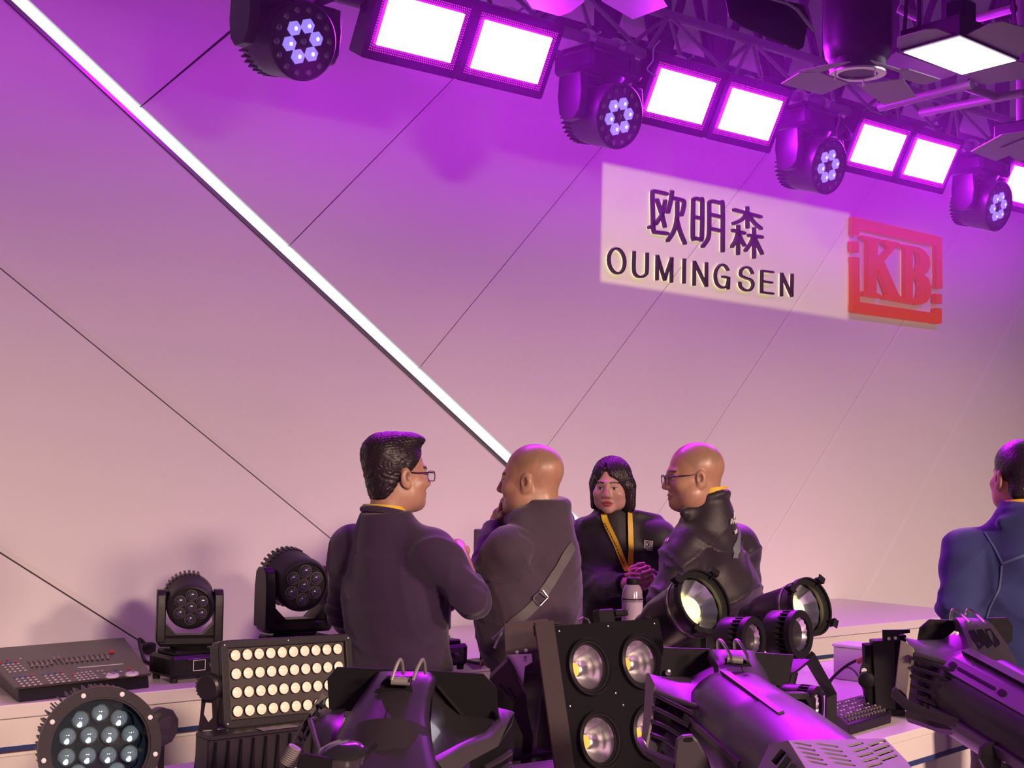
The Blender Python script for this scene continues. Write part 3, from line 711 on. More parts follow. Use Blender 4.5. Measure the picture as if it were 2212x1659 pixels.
# ------------------------------------------------------------------ lighting console
CTZ = CT
bl, br, fr_, fl = on_z(40, 1518, CT), on_z(322, 1486, CT), on_z(262, 1420, CT), on_z(-40, 1448, CT)
con = thing('lighting_console', 'dark lighting console with rows of faders and buttons on the back counter', 'console', ((bl+fr_)/2))
up_ = V((0, 0, 1)); nb = (bl-fl).normalized()
tl, tr, tfr, tfl = bl+up_*.045-nb*.02, br+up_*.045-nb*.02, fr_+up_*.075, fl+up_*.075
m = MB(); m.add([bl, br, fr_, fl, tl, tr, tfr, tfl], [(3, 2, 1, 0), (4, 5, 6, 7), (0, 1, 5, 4), (1, 2, 6, 5), (2, 3, 7, 6), (3, 0, 4, 7)])
part('case', m, M_dark, con, bevel=.004, smooth=0)
m = MB(); ex = (tr-tl).normalized(); ey = (tfr-tr).normalized(); nz = ex.cross(ey).normalized(); nz = nz if nz.z > 0 else -nz
q = [tl-ex*.012-ey*.012, tr+ex*.012-ey*.012, tfr+ex*.012+ey*.01, tfl-ex*.012+ey*.01]
m.add([p+nz*.001 for p in q] + [p+nz*.009 for p in q], [(3, 2, 1, 0), (4, 5, 6, 7), (0, 1, 5, 4), (1, 2, 6, 5), (2, 3, 7, 6), (3, 0, 4, 7)])
top = part('top_panel', m, mat('brown_console_panel', (.050, .036, .036), .4, var=.1), con, smooth=0)
pl_o = tl+nz*.009
def onp(px, py):
    r = ray(px, py); return EYE + r*((pl_o-EYE).dot(nz)/r.dot(nz))
def cz(x, y): return onp(x/2.836, 1150+y/2.836)
Fp = lambda p: Matrix(((ex.x, ey.x, nz.x, p.x), (ex.y, ey.y, nz.y, p.y), (ex.z, ey.z, nz.z, p.z), (0, 0, 0, 1)))
Mb = {'w': mat('pale_key', (.55, .45, .50), .5), 'r': mat('red_key', (.55, .06, .05), .5), 'b': mat('blue_key', (.08, .13, .42), .5)}
def keys(c00, c10, c01, nx, ny, top_cols=None, s=.011):
    """grid of keys between three crop points: near-left, near-right, far-left"""
    a, b, c = cz(*c00), cz(*c10), cz(*c01)
    for j in range(ny):
        for i in range(nx):
            p = a+(b-a)*(i/max(1, nx-1))+(c-a)*(j/max(1, ny-1)); k = 'w'
            if j == ny-1 and top_cols: k = top_cols[i]
            m = MB().box(s, s*.85, .004, Fp(p), (0, 0, .002), .001); part('key', m, Mb[k], con, smooth=0)
keys((145, 945), (250, 932), (90, 888), 4, 5, 'bbbr'); keys((315, 925), (425, 912), (265, 870), 4, 5, 'bbbr')
keys((487, 908), (595, 892), (448, 870), 5, 4, 'rwww'+'w'); keys((60, 858), (155, 848), (5, 803), 4, 5, 'rbbr')
keys((640, 868), (665, 866), (600, 852), 2, 2); keys((740, 855), (742, 855), (708, 845), 1, 2, 'b')
keys((790, 838), (791, 838), (790, 836), 1, 1, 'r', .016); keys((45, 782), (46, 782), (45, 780), 1, 1, 'r', .012); keys((125, 776), (126, 776), (125, 774), 1, 1, 'w', .012)
for x, y in ((688, 885), (808, 873)):
    m = MB().lathe([(.030, 0), (.030, .004), (.026, .009), (0, .010)], Fp(cz(x, y)), 24); part('jog_wheel', m, M_white, con, label='round pale jog wheel')
    m = MB().lathe([(.006, .009), (.006, .014), (0, .015)], Fp(cz(x+6, y-3)), 10); part('finger_dimple', m, M_steel, con)
a, b = cz(200, 800), cz(690, 742)
for k in range(16):
    u = k/15; p = cz(212+30.5*k, 812-3.4*k) if k < 16 else 0
    q0, q1 = cz(200+31*k, 830-3.2*k), cz(170+31*k, 792-3.2*k)
    m = MB().strap([q0+nz*.0006, q1+nz*.0006], nz, .003, .001); part('fader_slot', m, M_matte, con, smooth=0)
    v = (.15, .2, .1, .12, .3, .85, .95, .3, .28, .25, .3, .26, .3, .24, .28, .2)[k]; p = q0+(q1-q0)*v
    m = MB().box(.011, .016, .012, Fp(p), (0, 0, .006), .002); part('fader_cap', m, mat('mauve_fader_cap', (.30, .22, .26), .5) if k == 0 else bpy.data.materials['mauve_fader_cap'], con, smooth=0)
m = MB().strap([cz(478, 830), cz(752, 806)], nz, .012, .003); part('display_strip', m, M_white, con, smooth=0, label='narrow pale label strip')
m = MB().box(.022, .018, .014, Fp(cz(683, 740)), (0, 0, .007), .003); part('master_fader_cap', m, Mb['r'], con, smooth=0, label='red master fader cap')
# ---- small mixing desk on the side counter
q = [on_z(*p, CT) for p in ((1833, 1590), (1925, 1562), (1862, 1530), (1782, 1552))]
mix = thing('mini_mixing_desk', 'small black lighting desk with two fader rows on the side counter', 'console', sum(q, V((0, 0, 0)))/4)
m = MB(); hq = [p+V((0, 0, .035)) for p in q[:2]]+[p+V((0, 0, .05)) for p in q[2:]]
m.add(q+hq, [(3, 2, 1, 0), (4, 5, 6, 7), (0, 1, 5, 4), (1, 2, 6, 5), (2, 3, 7, 6), (3, 0, 4, 7)]); part('case', m, M_dark, mix, bevel=.003, smooth=0)
ex2 = (hq[1]-hq[0]).normalized(); ey2 = (hq[3]-hq[0]).normalized(); nz2 = ex2.cross(ey2).normalized(); ey2 = nz2.cross(ex2)
def F2(p): return Matrix(((ex2.x, ey2.x, nz2.x, p.x), (ex2.y, ey2.y, nz2.y, p.y), (ex2.z, ey2.z, nz2.z, p.z), (0, 0, 0, 1)))
for j in range(6):
    for i in range(12):
        u, v = .08+.84*i/11, .14+.74*j/5; p = (hq[0]*(1-u)+hq[1]*u)*(1-v)+(hq[3]*(1-u)+hq[2]*u)*v
        if j in (0, 1): m = MB().box(.006, .010, .009, F2(p), (0, 0, .0045), .001); part('fader_cap', m, M_grey, mix, smooth=0)
        elif i % 1 == 0: m = MB().box(.007, .006, .003, F2(p), (0, 0, .0015)); part('key', m, Mb['w'] if (i+j) % 3 else M_grey, mix, smooth=0)
# cables behind it
cable('power_cable', [(1779, 1500, 5.55), (1790, 1475, 5.5), (1808, 1455, 5.45), (1832, 1436, 5.4), (1856, 1424, 5.35)], .006, 'thick black cable arching from the counter to the upright black fixture')
cable('power_cable', [(1783, 1498, 5.6), (1798, 1468, 5.55), (1826, 1442, 5.5), (1848, 1452, 5.4), (1864, 1485, 5.3), (1868, 1510, 5.2), (1866, 1522, 5.15)], .004, 'thin black cable looping down to the small lighting desk')
m = MB().cyl(at(1856, 1428, 5.35), at(1868, 1420, 5.3), .012, .009, 12); part('orange_connector', m, mat('orange_skin_plug', (.60, .22, .12), .5), tag=('orange connector at the end of the arched cable', 'plug'))

# ------------------------------------------------------------------ moving heads standing on the back counter
def stand_head(px, py, Dd, sc_, yaw_base, yaw, tilt, lab, cut=False):
    o = at(px, py, Dd); o.z = CT
    t = thing('moving_head_light', lab, 'stage light', o, 'moving heads on the back counter'); S = Matrix.Diagonal((sc_, sc_, sc_, 1))
    B0 = T(*o) @ R(yaw_base, 'Z') @ S; B = T(*o) @ R(yaw, 'Z') @ S
    m = MB().box(.25, .19, .085, B0, (0, 0, .062), .012); m.box(.20, .15, .02, B0, (0, 0, .112), .006); part('base_housing', m, M_dark, t)
    for s in (-1, 1):
        for s2 in (-1, 1):
            m = MB().lathe([(.014, 0), (.016, .018)], B0 @ T(s*.10, s2*.07, .0), 12); part('foot', m, M_rubber, t)
    m = MB().box(.15, .004, .060, B0, (.02, -.096, .062), .0015); fp = part('front_panel', m, M_gloss, t, smooth=0)
    m = MB()
    for (w_, h_, x_, y_) in ((.052, .002, -.005, .085), (.052, .002, -.005, .045), (.002, .042, -.031, .065), (.002, .042, .021, .065)): m.box(w_, .0015, h_, B0, (x_, -.0988, y_))
    part('display_frame', m, M_white, fp, smooth=0); m = MB().lathe([(.012, 0), (.012, .008), (.009, .010)], B0 @ T(.050, -.0985, .062) @ R(90, 'X'), 16); part('menu_knob', m, M_grey, fp)
    m = MB()
    for k in range(8): m.box(.002, .10, .004, B0, (-.1262, 0, .035+.0075*k))
    part('side_vent', m, M_matte, t, smooth=0, stuff=True)
    m = MB().box(.25, .10, .045, B, (0, 0, .155), .012); m.lathe([(.07, .122), (.08, .134)], B, 24); part('yoke_bridge', m, M_plastic, t)
    for s in (-1, 1):
        m = MB(); prof = [(-.055, 0), (.055, 0), (.055, .14), (.045, .19), (.025, .205), (-.025, .205), (-.045, .19), (-.055, .14)]
        m.prism(prof, -.018, .018, B @ T(s*.112, 0, .150) @ R(90, 'Z') @ R(90, 'X')); part('yoke_arm', m, M_plastic, t, bevel=.005)
        m = MB(); m.prism([(0, 0), (.045, 0), (0, .045)], -.045, .045, B @ T(s*.094, 0, .176) @ (R(90, 'X') if s < 0 else R(180, 'Z') @ R(90, 'X'))); part('yoke_gusset', m, M_plastic, t)
    Hm = B @ T(0, 0, .305) @ R(tilt, 'X') @ R(90, 'X')
    m = MB().lathe([(.04, -.125), (.075, -.12), (.092, -.10), (.098, -.07), (.098, -.04), (.093, -.03), (.094, .06), (.088, .075), (.080, .080), (.078, .070), (0, .068)], Hm, 40); hd = part('head_shell', m, M_plastic, t)
    m = MB()
    for k in range(20): m.box(.010, .012, .055, Hm @ R(80+200*k/19-190+90, 'Z') @ T(0, .097, -.075), ch=.002)
    part('cooling_fin', m, M_plastic, hd, stuff=True)
    for k in range(7):
        a = 2*PI*k/6+.5; x, y = (0, 0) if k == 6 else (.049*math.cos(a), .049*math.sin(a))
        m = MB().lathe([(.0205, -.001), (.0205, .006), (.016, .013), (.008, .017), (0, .018)], Hm @ T(x, y, .068), 16); ln = part('lens', m, M_dimlens, hd)
        m = MB().ring(.0205, .0225, 0, .004, Hm @ T(x, y, .068), 20); part('lens_rim', m, M_grey, ln)
    return t
stand_head(405, 1465, 5.75, 1.0, 2, -24, 12, 'smaller moving head on the counter beside the lighting console')
stand_head(634, 1440, 6.05, 1.22, 2, -8, 8, 'larger moving head on the counter behind the panel of round lenses')
stand_head(930, 1430, 6.15, 1.05, 2, 40, -20, 'moving head on the counter mostly hidden behind the man with glasses')
# plug and cable behind the console
m = MB().box(.05, .05, .05, T(*(on_z(322, 1415, CT)+V((0, 0, .03)))), ch=.008); m.tube(spline([on_z(322, 1415, CT)+V((0, 0, .03)), on_z(300, 1405, CT)+V((0, 0, .05)), on_z(312, 1430, CT)+V((0, 0, .01)), on_z(335, 1440, CT)+V((0, 0, .01))], 6), .008)
part('power_plug', m, M_rubber, tag=('black mains plug and cable between console and moving head', 'plug'))
# dark flat monitor far on the counter
o = on_z(1048, 1432, CT); 
t = thing('monitor', 'dark flat monitor on a foot behind the bald man in the hoodie', 'monitor', o)
zt = at(1045, 1143, (o-EYE).dot(fwd)).z
m = MB().box(.14, .03, .20, T(o.x, o.y, zt-.10), ch=.004); part('screen', m, M_grey, t); m = MB().box(.14, .12, .014, T(o.x, o.y, CT+.007)).cyl((o.x, o.y+.02, CT+.002), (o.x, o.y+.02, zt-.15), .012); part('foot', m, M_dark, t)
# ------------------------------------------------------------------ near row of lights on the front counter
def screw(m, M, r=.004): m.lathe([(r, 0), (r, r*.5), (r*.5, r*.8), (0, r*.8)], M, 8)
# ---- round lamp at the left corner
M_led = mat('clear_led_lens', (.10, .13, .15), .05, spec=1., coat=1., var=.2, emit=(.45, .65, .75), es=.10)
M_ledc = emitter('painted_lens_glint', (.85, .97, 1.0), 1.5)  # reflected highlights put into the lenses as glowing cores
M_disc = mat('blue_black_lens_plate', (.008, .015, .024), .6, spec=0.)
Mg = nodemat('clear_cover_glass'); _m, N, L = Mg; b_ = N['Principled BSDF']; N.remove(b_)
gl = N.new('ShaderNodeBsdfGlossy'); gl.inputs['Roughness'].default_value = .03; tr_ = N.new('ShaderNodeBsdfTransparent'); tr_.inputs[0].default_value = (.93, .97, .97, 1); mxs = N.new('ShaderNodeMixShader'); lw = N.new('ShaderNodeLayerWeight'); pw = N.new('ShaderNodeMath'); pw.operation = 'POWER'; pw.inputs[1].default_value = 4.; L.new(lw.outputs['Facing'], pw.inputs[0]); fr2 = N.new('ShaderNodeMath'); fr2.operation = 'MULTIPLY_ADD'; fr2.inputs[1].default_value = .6; fr2.inputs[2].default_value = .012; L.new(pw.outputs[0], fr2.inputs[0])
L.new(fr2.outputs[0], mxs.inputs[0]); L.new(tr_.outputs[0], mxs.inputs[1]); L.new(gl.outputs[0], mxs.inputs[2]); L.new(mxs.outputs[0], N['Material Output'].inputs[0]); M_glass = _m
Fp_ = cframe(216, 1613, 3.42, (.42, .06, -.90), (1, .12, .4)); ctr = Fp_.translation.copy()
t = thing('round_led_par', 'big round lamp with clear lenses and painted highlights in the near left corner', 'stage light', (ctr.x, ctr.y, CT))
m = MB().lathe([(.05, -.25), (.085, -.24), (.105, -.18), (.118, -.10), (.121, -.045), (.121, -.032)], Fp_, 48); part('body_shell', m, M_dark, t)
m = MB()
for k in range(60):
    a = 360*k/60; m.box(.003, .024, .07, Fp_ @ R(a, 'Z') @ T(0, .128, -.036)); 
for k in range(36):
    m.box(.004, .03, .10, Fp_ @ R(10*k, 'Z') @ T(0, .108, -.14))
part('cooling_fin', m, M_dark, t, smooth=0, stuff=True)
m = MB().ring(.118, .1435, -.003, .010, Fp_, 64); m.ring(.113, .119, -.012, .006, Fp_, 64); rg = part('front_ring', m, M_plastic, t)
for k in range(9):
    m = MB(); screw(m, Fp_ @ R(40*k+11, 'Z') @ T(0, .131, .010), .006); part('screw', m, M_white, rg)
m = MB().lathe([(.118, -.03), (.118, -.028), (0, -.028)], Fp_, 48); part('lens_plate', m, M_disc, t)
m = MB(); pr = []
for k in range(80):
    a = 2*PI*k/80; r = .098+.005*math.cos(10*a); pr.append((r*math.cos(a), r*math.sin(a)))
m.prism(circ(0, 0, .1175, 80), -.0275, -.014, Fp_, [pr[::-1]]); part('scalloped_rim', m, M_disc, t)
pos = [(.077*math.cos(2*PI*k/10+.15), .077*math.sin(2*PI*k/10+.15)) for k in range(10)] + [(.034*math.cos(2*PI*k/4+.6), .034*math.sin(2*PI*k/4+.6)) for k in range(4)]
for i, (x, y) in enumerate(pos):
    m = MB().lathe([(.0205, -.027), (.0205, -.020), (.017, -.011), (.010, -.006), (0, -.005)], Fp_ @ T(x, y, 0), 20); ln = part('lens', m, M_led, t)
    m = MB().lathe([(.0090, 0), (.006, .0035), (0, .0045)], Fp_ @ T(x-.002, y-.004, -.0095) @ R(-25, 'Z') , 12, 1.45); part('painted_glint', m, M_ledc, ln)
    m = MB().ring(.0205, .0222, -.027, -.017, Fp_ @ T(x, y, 0), 24); part('lens_rim', m, M_dark, ln)
m = MB().lathe([(.1165, .003), (.1165, .005), (0, .005)], Fp_, 48); part('cover_glass', m, M_glass, t)
# bracket with its big lock knob on the right side
kn = at(350, 1570, 3.50); Kf = frame(kn, cdir(.75, .05, -.65), cdir(.1, 1, 0))
m = MB().lathe([(.020, -.035), (.044, -.03), (.047, -.012), (.047, .004), (.040, .010), (.028, .012)], Kf, 10); part('lock_knob', m, M_plastic, t)
m = MB().lathe([(.028, .0125), (.026, .0145), (0, .0145)], Kf, 24); part('knob_cap', m, M_gloss, t)
m = MB().cyl(kn, ctr - (ctr-kn)*-.0 + (Fp_.col[2].to_3d())*-.12, .016); 
bx = (Fp_.col[0].to_3d()*-.16); m.strap([kn-V((0, 0, 0)), V((kn.x, kn.y, CT+.06)), V((kn.x-.02, kn.y, CT+.03)), V((2*ctr.x-kn.x, 2*ctr.y-kn.y, CT+.03))], cdir(1, 0, 0), .04, .006)
part('floor_bracket', m, M_dark, t)

# ---- wash panel with 40 round lenses
WF = frame(at(624, 1468, 4.02), (0, -math.cos(math.radians(10)), math.sin(math.radians(10))), (1, 0, -.015))
o = at(624, 1468, 4.02)
t = thing('led_wash_panel', 'rectangular wash panel with four rows of warm round lenses', 'stage light', (o.x, o.y, CT))
PW, PH = .425, .236
m = MB().prism(rrect(PW, PH, .02), -.055, -.006, WF); m.prism(rrect(PW, PH, .02), -.0055, .008, WF, [rrect(PW-.045, PH-.045, .004)[::-1]]); part('housing', m, M_plastic, t, bevel=.003)
m = MB()
for k in range(17): m.box(.004, PH-.03, .05, WF @ T(-PW/2+.03+k*(PW-.06)/16, 0, -.08))
part('heat_sink_fin', m, M_dark, t, smooth=0, stuff=True)
m = MB().box(PW-.046, PH-.046, .003, WF, (0, 0, -.004)); part('lens_tray', m, mat('brown_lens_tray', (.05, .04, .035), .5), t, smooth=0)
for j in range(4):
    for i in range(10):
        x, y = -.166+.0368*i, .076-.0500*j
        m = MB().lathe([(.0148, -.002), (.0145, .004), (.009, .007), (0, .008)], WF @ T(x, y, 0), 18); ln = part('lens', m, M_warmcell, t)
        m = MB().ring(.0148, .0165, -.002, .003, WF @ T(x, y, 0), 18); part('lens_rim', m, M_dark, ln)
        m = MB().lathe([(.004, .0), (0, .0012)], WF @ T(x, y, .0075), 8); part('lens_core', m, M_warmcore, ln)
for (x, y) in ((-.2, -.105), (.2, -.105), (-.2, .105), (.2, .105), (0, .108)):
    m = MB(); screw(m, WF @ T(x, y, .008), .003); part('screw', m, M_steel, t)
# yoke at the left: plate with big openings, knob
kx = WF @ V((-PW/2-.012, 0, -.03))
side = V((1, 0, 0))
prof = [(-.05, CT-kx.z+.004), (.05, CT-kx.z+.004), (.028, -.06), (.024, .02), (.012, .034), (-.012, .034), (-.024, .02), (-.028, -.06)]
hole1 = [(-.012, -.055), (.008, -.055), (.012, -.105), (-.004, -.125), (-.018, -.10)]; hole2 = [(-.020, -.150), (.020, -.150), (.026, -.185), (.0, -.200), (-.026, -.185)]
Ym = Matrix(((0, 0, 1, kx.x), (1, 0, 0, kx.y), (0, 1, 0, kx.z), (0, 0, 0, 1)))
# wide face turned to the viewer as in the picture
Yf = frame(kx+V((-.008, 0, 0)), cdir(-.25, 0, -1), cdir(1, 0, 0))
dz_ = CT-kx.z+.004
prof = [(-.048, dz_), (.030, dz_), (.022, -.05), (.020, .02), (.008, .030), (-.010, .030), (-.018, .02), (-.022, -.06)]
h1 = [(-.010, -.045), (.010, -.045), (.012, -.085), (-.002, -.10), (-.016, -.078)]; h2_ = [(-.018, -.118), (.010, -.118), (.016, -.145), (-.004, -.165), (-.024, -.150)]
m = MB().prism(prof, -.002, .003, Yf, [h1[::-1], h2_[::-1]]); part('yoke_side', m, M_plastic, t, smooth=0)
kf = frame(kx+cdir(-.2, 0, -1)*.012, cdir(-.35, 0, -1)); m = MB().lathe([(.012, -.02), (.034, -.012), (.036, -.002), (.036, .012), (.030, .018), (0, .020)], kf, 28); part('lock_knob', m, M_plastic, t)
m = MB()
for k in range(22): m.box(.003, .004, .016, kf @ R(360*k/22, 'Z') @ T(0, .036, .004))
part('knob_grip', m, M_dark, t, smooth=0, stuff=True)
m = MB().box(PW+.05, .05, .006, T(WF.translation.x, WF.translation.y+.02, CT+.004)); m.box(.006, .05, .2, T(WF.translation.x+PW/2+.02, WF.translation.y+.02, CT+.1)); part('yoke_base', m, M_plastic, t, smooth=0)
# ---- low bar light with cooling ribs below the panel
def cq(x, y): return (x/2.836, 1150+y/2.836)
BF = frame(at(572, 1605, 3.85), (0, -1, .1), (1, 0, -.0)); o = BF.translation
t = thing('ribbed_bar_light', 'low black bar light with upright cooling ribs under the wash panel', 'stage light', (o.x, o.y, CT))
bw, bz = .34, o.z-CT+.034
m = MB().box(bw, .08, .012, T(o.x, o.y+.03, o.z+.030) , ch=.003); m.box(bw, .07, bz-.005, T(o.x, o.y+.035, CT+bz/2-.003), ch=.004); part('housing', m, M_plastic, t, smooth=0)
for k in range(9):
    x = -bw/2+.02+k*(bw-.04)/8
    m = MB(); a = V((o.x+x, o.y-.006, 0)); m.add([(a.x-.011, a.y+.002, CT+.01), (a.x+.011, a.y+.002, CT+.01), (a.x+.002, a.y+.002, o.z+.02), (a.x-.002, a.y+.002, o.z+.02), (a.x-.001, a.y-.012, CT+.012), (a.x+.001, a.y-.012, CT+.012), (a.x+.0005, a.y-.008, o.z+.018), (a.x-.0005, a.y-.008, o.z+.018)],
        [(0, 4, 7, 3), (4, 5, 6, 7), (5, 1, 2, 6), (3, 7, 6, 2), (0, 1, 5, 4)]); part('cooling_rib', m, M_plastic, t, smooth=0)
for k in range(3):
    m = MB(); screw(m, T(o.x-.13+k*.11, o.y-.014, CT+.045) @ R(90, 'X'), .005); part('screw', m, M_steel, t)
m = MB().strap([V((o.x-.02, o.y-.001, o.z+.038)), V((o.x+.09, o.y-.001, o.z+.038))], (0, 0, 1), .04, .001); part('rating_label', m, M_grey, t, smooth=0, label='small grey rating plate')

M_brown = mat('warm_grey_painted_metal', (.042, .030, .031), .65, spec=.2, var=.1)
# ---- four-eyed blinder
BLc = at(1338, 1512, 4.05); BL = frame(BLc, (0, -math.cos(math.radians(14)), math.sin(math.radians(14))), (1, 0, 0))
t = thing('four_lamp_blinder', 'black blinder with four round silver reflectors on a metal bracket', 'stage light', (BLc.x, BLc.y, CT))
S_ = .198
m = MB(); holes = [circ(sx*.102, sy*.100, .062, 40)[::-1] for sx in (-1, 1) for sy in (-1, 1)]
m.prism(rrect(.42, .44, .012), -.004, .0, BL, holes); m.prism(rrect(.42, .44, .012), -.072, -.063, BL); 
for (a, b, c_, d_) in ((-.208, 0, .004, .43), (.208, 0, .004, .43)): m.box(.004, .43, .066, BL, (a, 0, -.034))
m.box(.41, .004, .066, BL, (0, .218, -.034)); m.box(.41, .004, .066, BL, (0, -.218, -.034)); part('housing', m, M_matte, t)
M_refl, N, L = nodemat('rippled_reflector'); b_ = N['Principled BSDF']; b_.inputs['Metallic'].default_value = 1.; b_.inputs['Roughness'].default_value = .22; b_.inputs['Base Color'].default_value = (.86, .84, .82, 1)
tcn = N.new('ShaderNodeTexCoord'); 
for sx in (-1, 1):
    for sy in (-1, 1):
        Lc = BL @ T(sx*.102, sy*.100, 0)
        m = MB(); prof = [(.080, .0), (.080, .014), (.074, .018), (.070, .012), (.066, .012), (.064, .004), (.061, .004), (.061, -.004)]; m.lathe(prof[:-1]+[(.061, -.004)], Lc, 48)
        m = MB(); vs = []; fs = []; sg = 48
        for (r, z) in prof:
            for k in range(sg): a = 2*PI*k/sg; vs.append((r*math.cos(a), r*math.sin(a), z))
        for i in range(len(prof)-1):
            for k in range(sg): k2 = (k+1) % sg; fs.append((i*sg+k, i*sg+k2, (i+1)*sg+k2, (i+1)*sg+k))
        m.add(vs, fs, Lc); ey_ = part('lamp_ring', m, M_dark, t)
        m = MB(); vs = []; fs = []; sg = 72; st = 10
        for i in range(st+1):
            u = i/st; r = .018+(.060-.018)*u; z = -.058+.055*u**1.6
            for k in range(sg):
                a = 2*PI*k/sg; rip = (.0012*math.sin(36*a) + .0010*math.sin(u*40))*min(1, u*2); vs.append(((r+rip)*math.cos(a), (r+rip)*math.sin(a), z+rip*.6))
        for i in range(st):
            for k in range(sg): k2 = (k+1) % sg; fs.append((i*sg+k, i*sg+k2, (i+1)*sg+k2, (i+1)*sg+k))
        m.add(vs, fs, Lc); part('reflector', m, M_refl, ey_, smooth=60, label='silver fluted reflector bowl')
        m = MB().lathe([(.019, -.060), (.019, -.056), (0, -.056)], Lc, 24); part('led_chip', m, M_cobchip, ey_, label='yellow chip in the middle')
for k in range(10):
    x, y = ((-.188, .205), (0, .208), (.188, .205), (-.188, 0), (.19, 0), (-.188, -.205), (0, -.208), (.188, -.205), (-.01, .02), (.012, -.015))[k]
    m = MB(); screw(m, BL @ T(x, y, .0), .0035); part('screw', m, M_steel, t)
# bracket: flat metal strip standing in front of the left side
m = MB(); a0, a1 = BL @ V((-.222, .225, -.02)), BL @ V((-.222, -.225, -.02)); a2 = V((a1.x+.0, a1.y-.0, CT+.006))
m.add([BL @ V(p) for p in ((-.262, .235, -.012), (-.214, .235, .012), (-.214, -.212, .012), (-.262, -.212, -.012), (-.262, .235, -.017), (-.214, .235, .007), (-.214, -.212, .007), (-.262, -.212, -.017))], [(0, 1, 2, 3), (7, 6, 5, 4), (0, 4, 5, 1), (1, 5, 6, 2), (2, 6, 7, 3), (3, 7, 4, 0)])
part('bracket_leg', m, M_brown, t, smooth=0, label='brownish metal bracket strip')
m = MB().box(.06, .004, .05, BL, (-.205, .228, -.03)).box(.004, .03, .05, BL, (-.232, .215, -.03)); part('bracket_lip', m, M_brown, t, smooth=0)
m = MB().tube([BL @ V(p) for p in ((-.07, .218, -.05), (-.062, .236, -.05), (-.045, .242, -.05), (-.028, .236, -.05), (-.02, .218, -.05))], .004); part('safety_eye', m, M_steel, t)
zt = BL @ V((0, -.22, -.06)); m = MB().box(.44, .16, .010, T(BLc.x+.02, zt.y+.02, CT+.006)); 
for s in (-1, 1): m.box(.01, .05, zt.z-CT+.02, T(BLc.x+s*.15, zt.y+.02, (zt.z+CT)/2+.006))
part('floor_base', m, M_dark, t, smooth=0)
# hooked clamp behind its top edge
m = MB().box(.06, .05, .035, BL, (.065, .24, -.08), .004).box(.05, .02, .05, BL, (.12, .25, -.08), .003); cl_ = part('hook_clamp', m, M_dark, t); m = MB().box(.012, .006, .02, BL, (.13, .255, -.052)); part('clamp_pin', m, M_steel, cl_)

# ---- par cans
def par_can(px, py, D, n, Rr, Ln, lab, lensmat_seed, Dstand=None):
    Fr = cframe(px, py, D, n, (.9, -.2, .1)); c = Fr.translation
    t = thing('par_can', lab, 'stage light', (c.x, c.y, CT), 'gunmetal par cans')
    m = MB(); prof = [(Rr*.52, -Ln), (Rr*.62, -Ln*.98), (Rr*.66, -Ln*.80), (Rr*.80, -Ln*.74), (Rr*.86, -Ln*.60), (Rr*.92, -.06), (Rr*.96, -.055), (Rr*.96, -.0), (Rr*.90, .0), (Rr*.90, -.03)]
    vs = []; fs = []; sg = 48
    for (r, z) in prof:
        for k in range(sg): a = 2*PI*k/sg; vs.append((r*math.cos(a), r*math.sin(a), z))
    for i in range(len(prof)-1):
        for k in range(sg): k2 = (k+1) % sg; fs.append((i*sg+k, i*sg+k2, (i+1)*sg+k2, (i+1)*sg+k))
    fs.append(list(range(sg))[::-1]); m.add(vs, fs, Fr); part('can_body', m, M_gun, t, label='brushed gunmetal can')
    m = MB().ring(Rr*.86, Rr*1.06, 0, .010, Fr, 48); m.ring(Rr*1.0, Rr*1.06, .010, .020, Fr, 48); rg = part('front_ring', m, M_dark, t)
    m = MB().ring(Rr*.965, Rr*.985, -.045, -.038, Fr, 48); part('seam_ring', m, M_steel, t)
    m = MB(); vs = []; fs = []; st = 10
    for i in range(st+1):
        u = i/st; r = .022+(Rr*.86-.022)*u; z = -.075+.055*u**1.7
        for k in range(sg): a = 2*PI*k/sg; rip = .0015*math.sin(12*a)*u; vs.append(((r+rip)*math.cos(a), (r+rip)*math.sin(a), z))
    for i in range(st):
        for k in range(sg): k2 = (k+1) % sg; fs.append((i*sg+k, i*sg+k2, (i+1)*sg+k2, (i+1)*sg+k))
    m.add(vs, fs, Fr); part('reflector', m, M_refl, t, smooth=60)
    m = MB().lathe([(.024, -.078), (.040, -.062), (.038, -.046), (.022, -.034), (0, -.030)], Fr, 20); part('lamp_bulb', m, mat('warm_lamp_bulb', (.9, .75, .35), .2, emit=(1, .80, .42), es=1.5), t, label='warm yellow lamp bulb')
    m = MB().lathe([(Rr*.87, -.006), (Rr*.6, .008), (Rr*.3, .014), (0, .016)], Fr, 40); part('front_lens', m, M_glass, t)
    for a in (75, -15, -105, 165):
        Mx = Fr @ R(a, 'Z'); m = MB().box(.034, .004, .030, Mx, (Rr*1.10, 0, .014), .001); m.box(.004, .030, .026, Mx, (Rr*1.08, 0, .016), .001).box(.022, .030, .004, Mx, (Rr*1.16, 0, .032), .001); part('gel_clip', m, M_dark, rg, smooth=0)
    # stand: pole from the counter to a yoke round the can
    mid = Fr @ V((0, 0, -Ln*.45)); xh = Fr.col[0].to_3d(); hz = V((xh.x, xh.y, 0)).normalized()
    m = MB(); w_ = Rr*1.05; low = V((mid.x, mid.y, mid.z-Rr*1.5))
    m.strap([mid-hz*w_, mid-hz*w_-V((0, 0, Rr*1.45)), low, mid+hz*w_-V((0, 0, Rr*1.45)), mid+hz*w_], [hz, (hz-V((0, 0, 1))).normalized(), V((0, 0, -1)), (-hz-V((0, 0, 1))).normalized(), -hz], .03, .005); part('yoke', m, M_dark, t)
    m = MB().cyl(low, (low.x, low.y, CT+.01), .014).lathe([(.10, .002), (.10, .012), (.03, .02)], T(low.x, low.y, CT), 24); part('stand', m, M_dark, t)
    return t
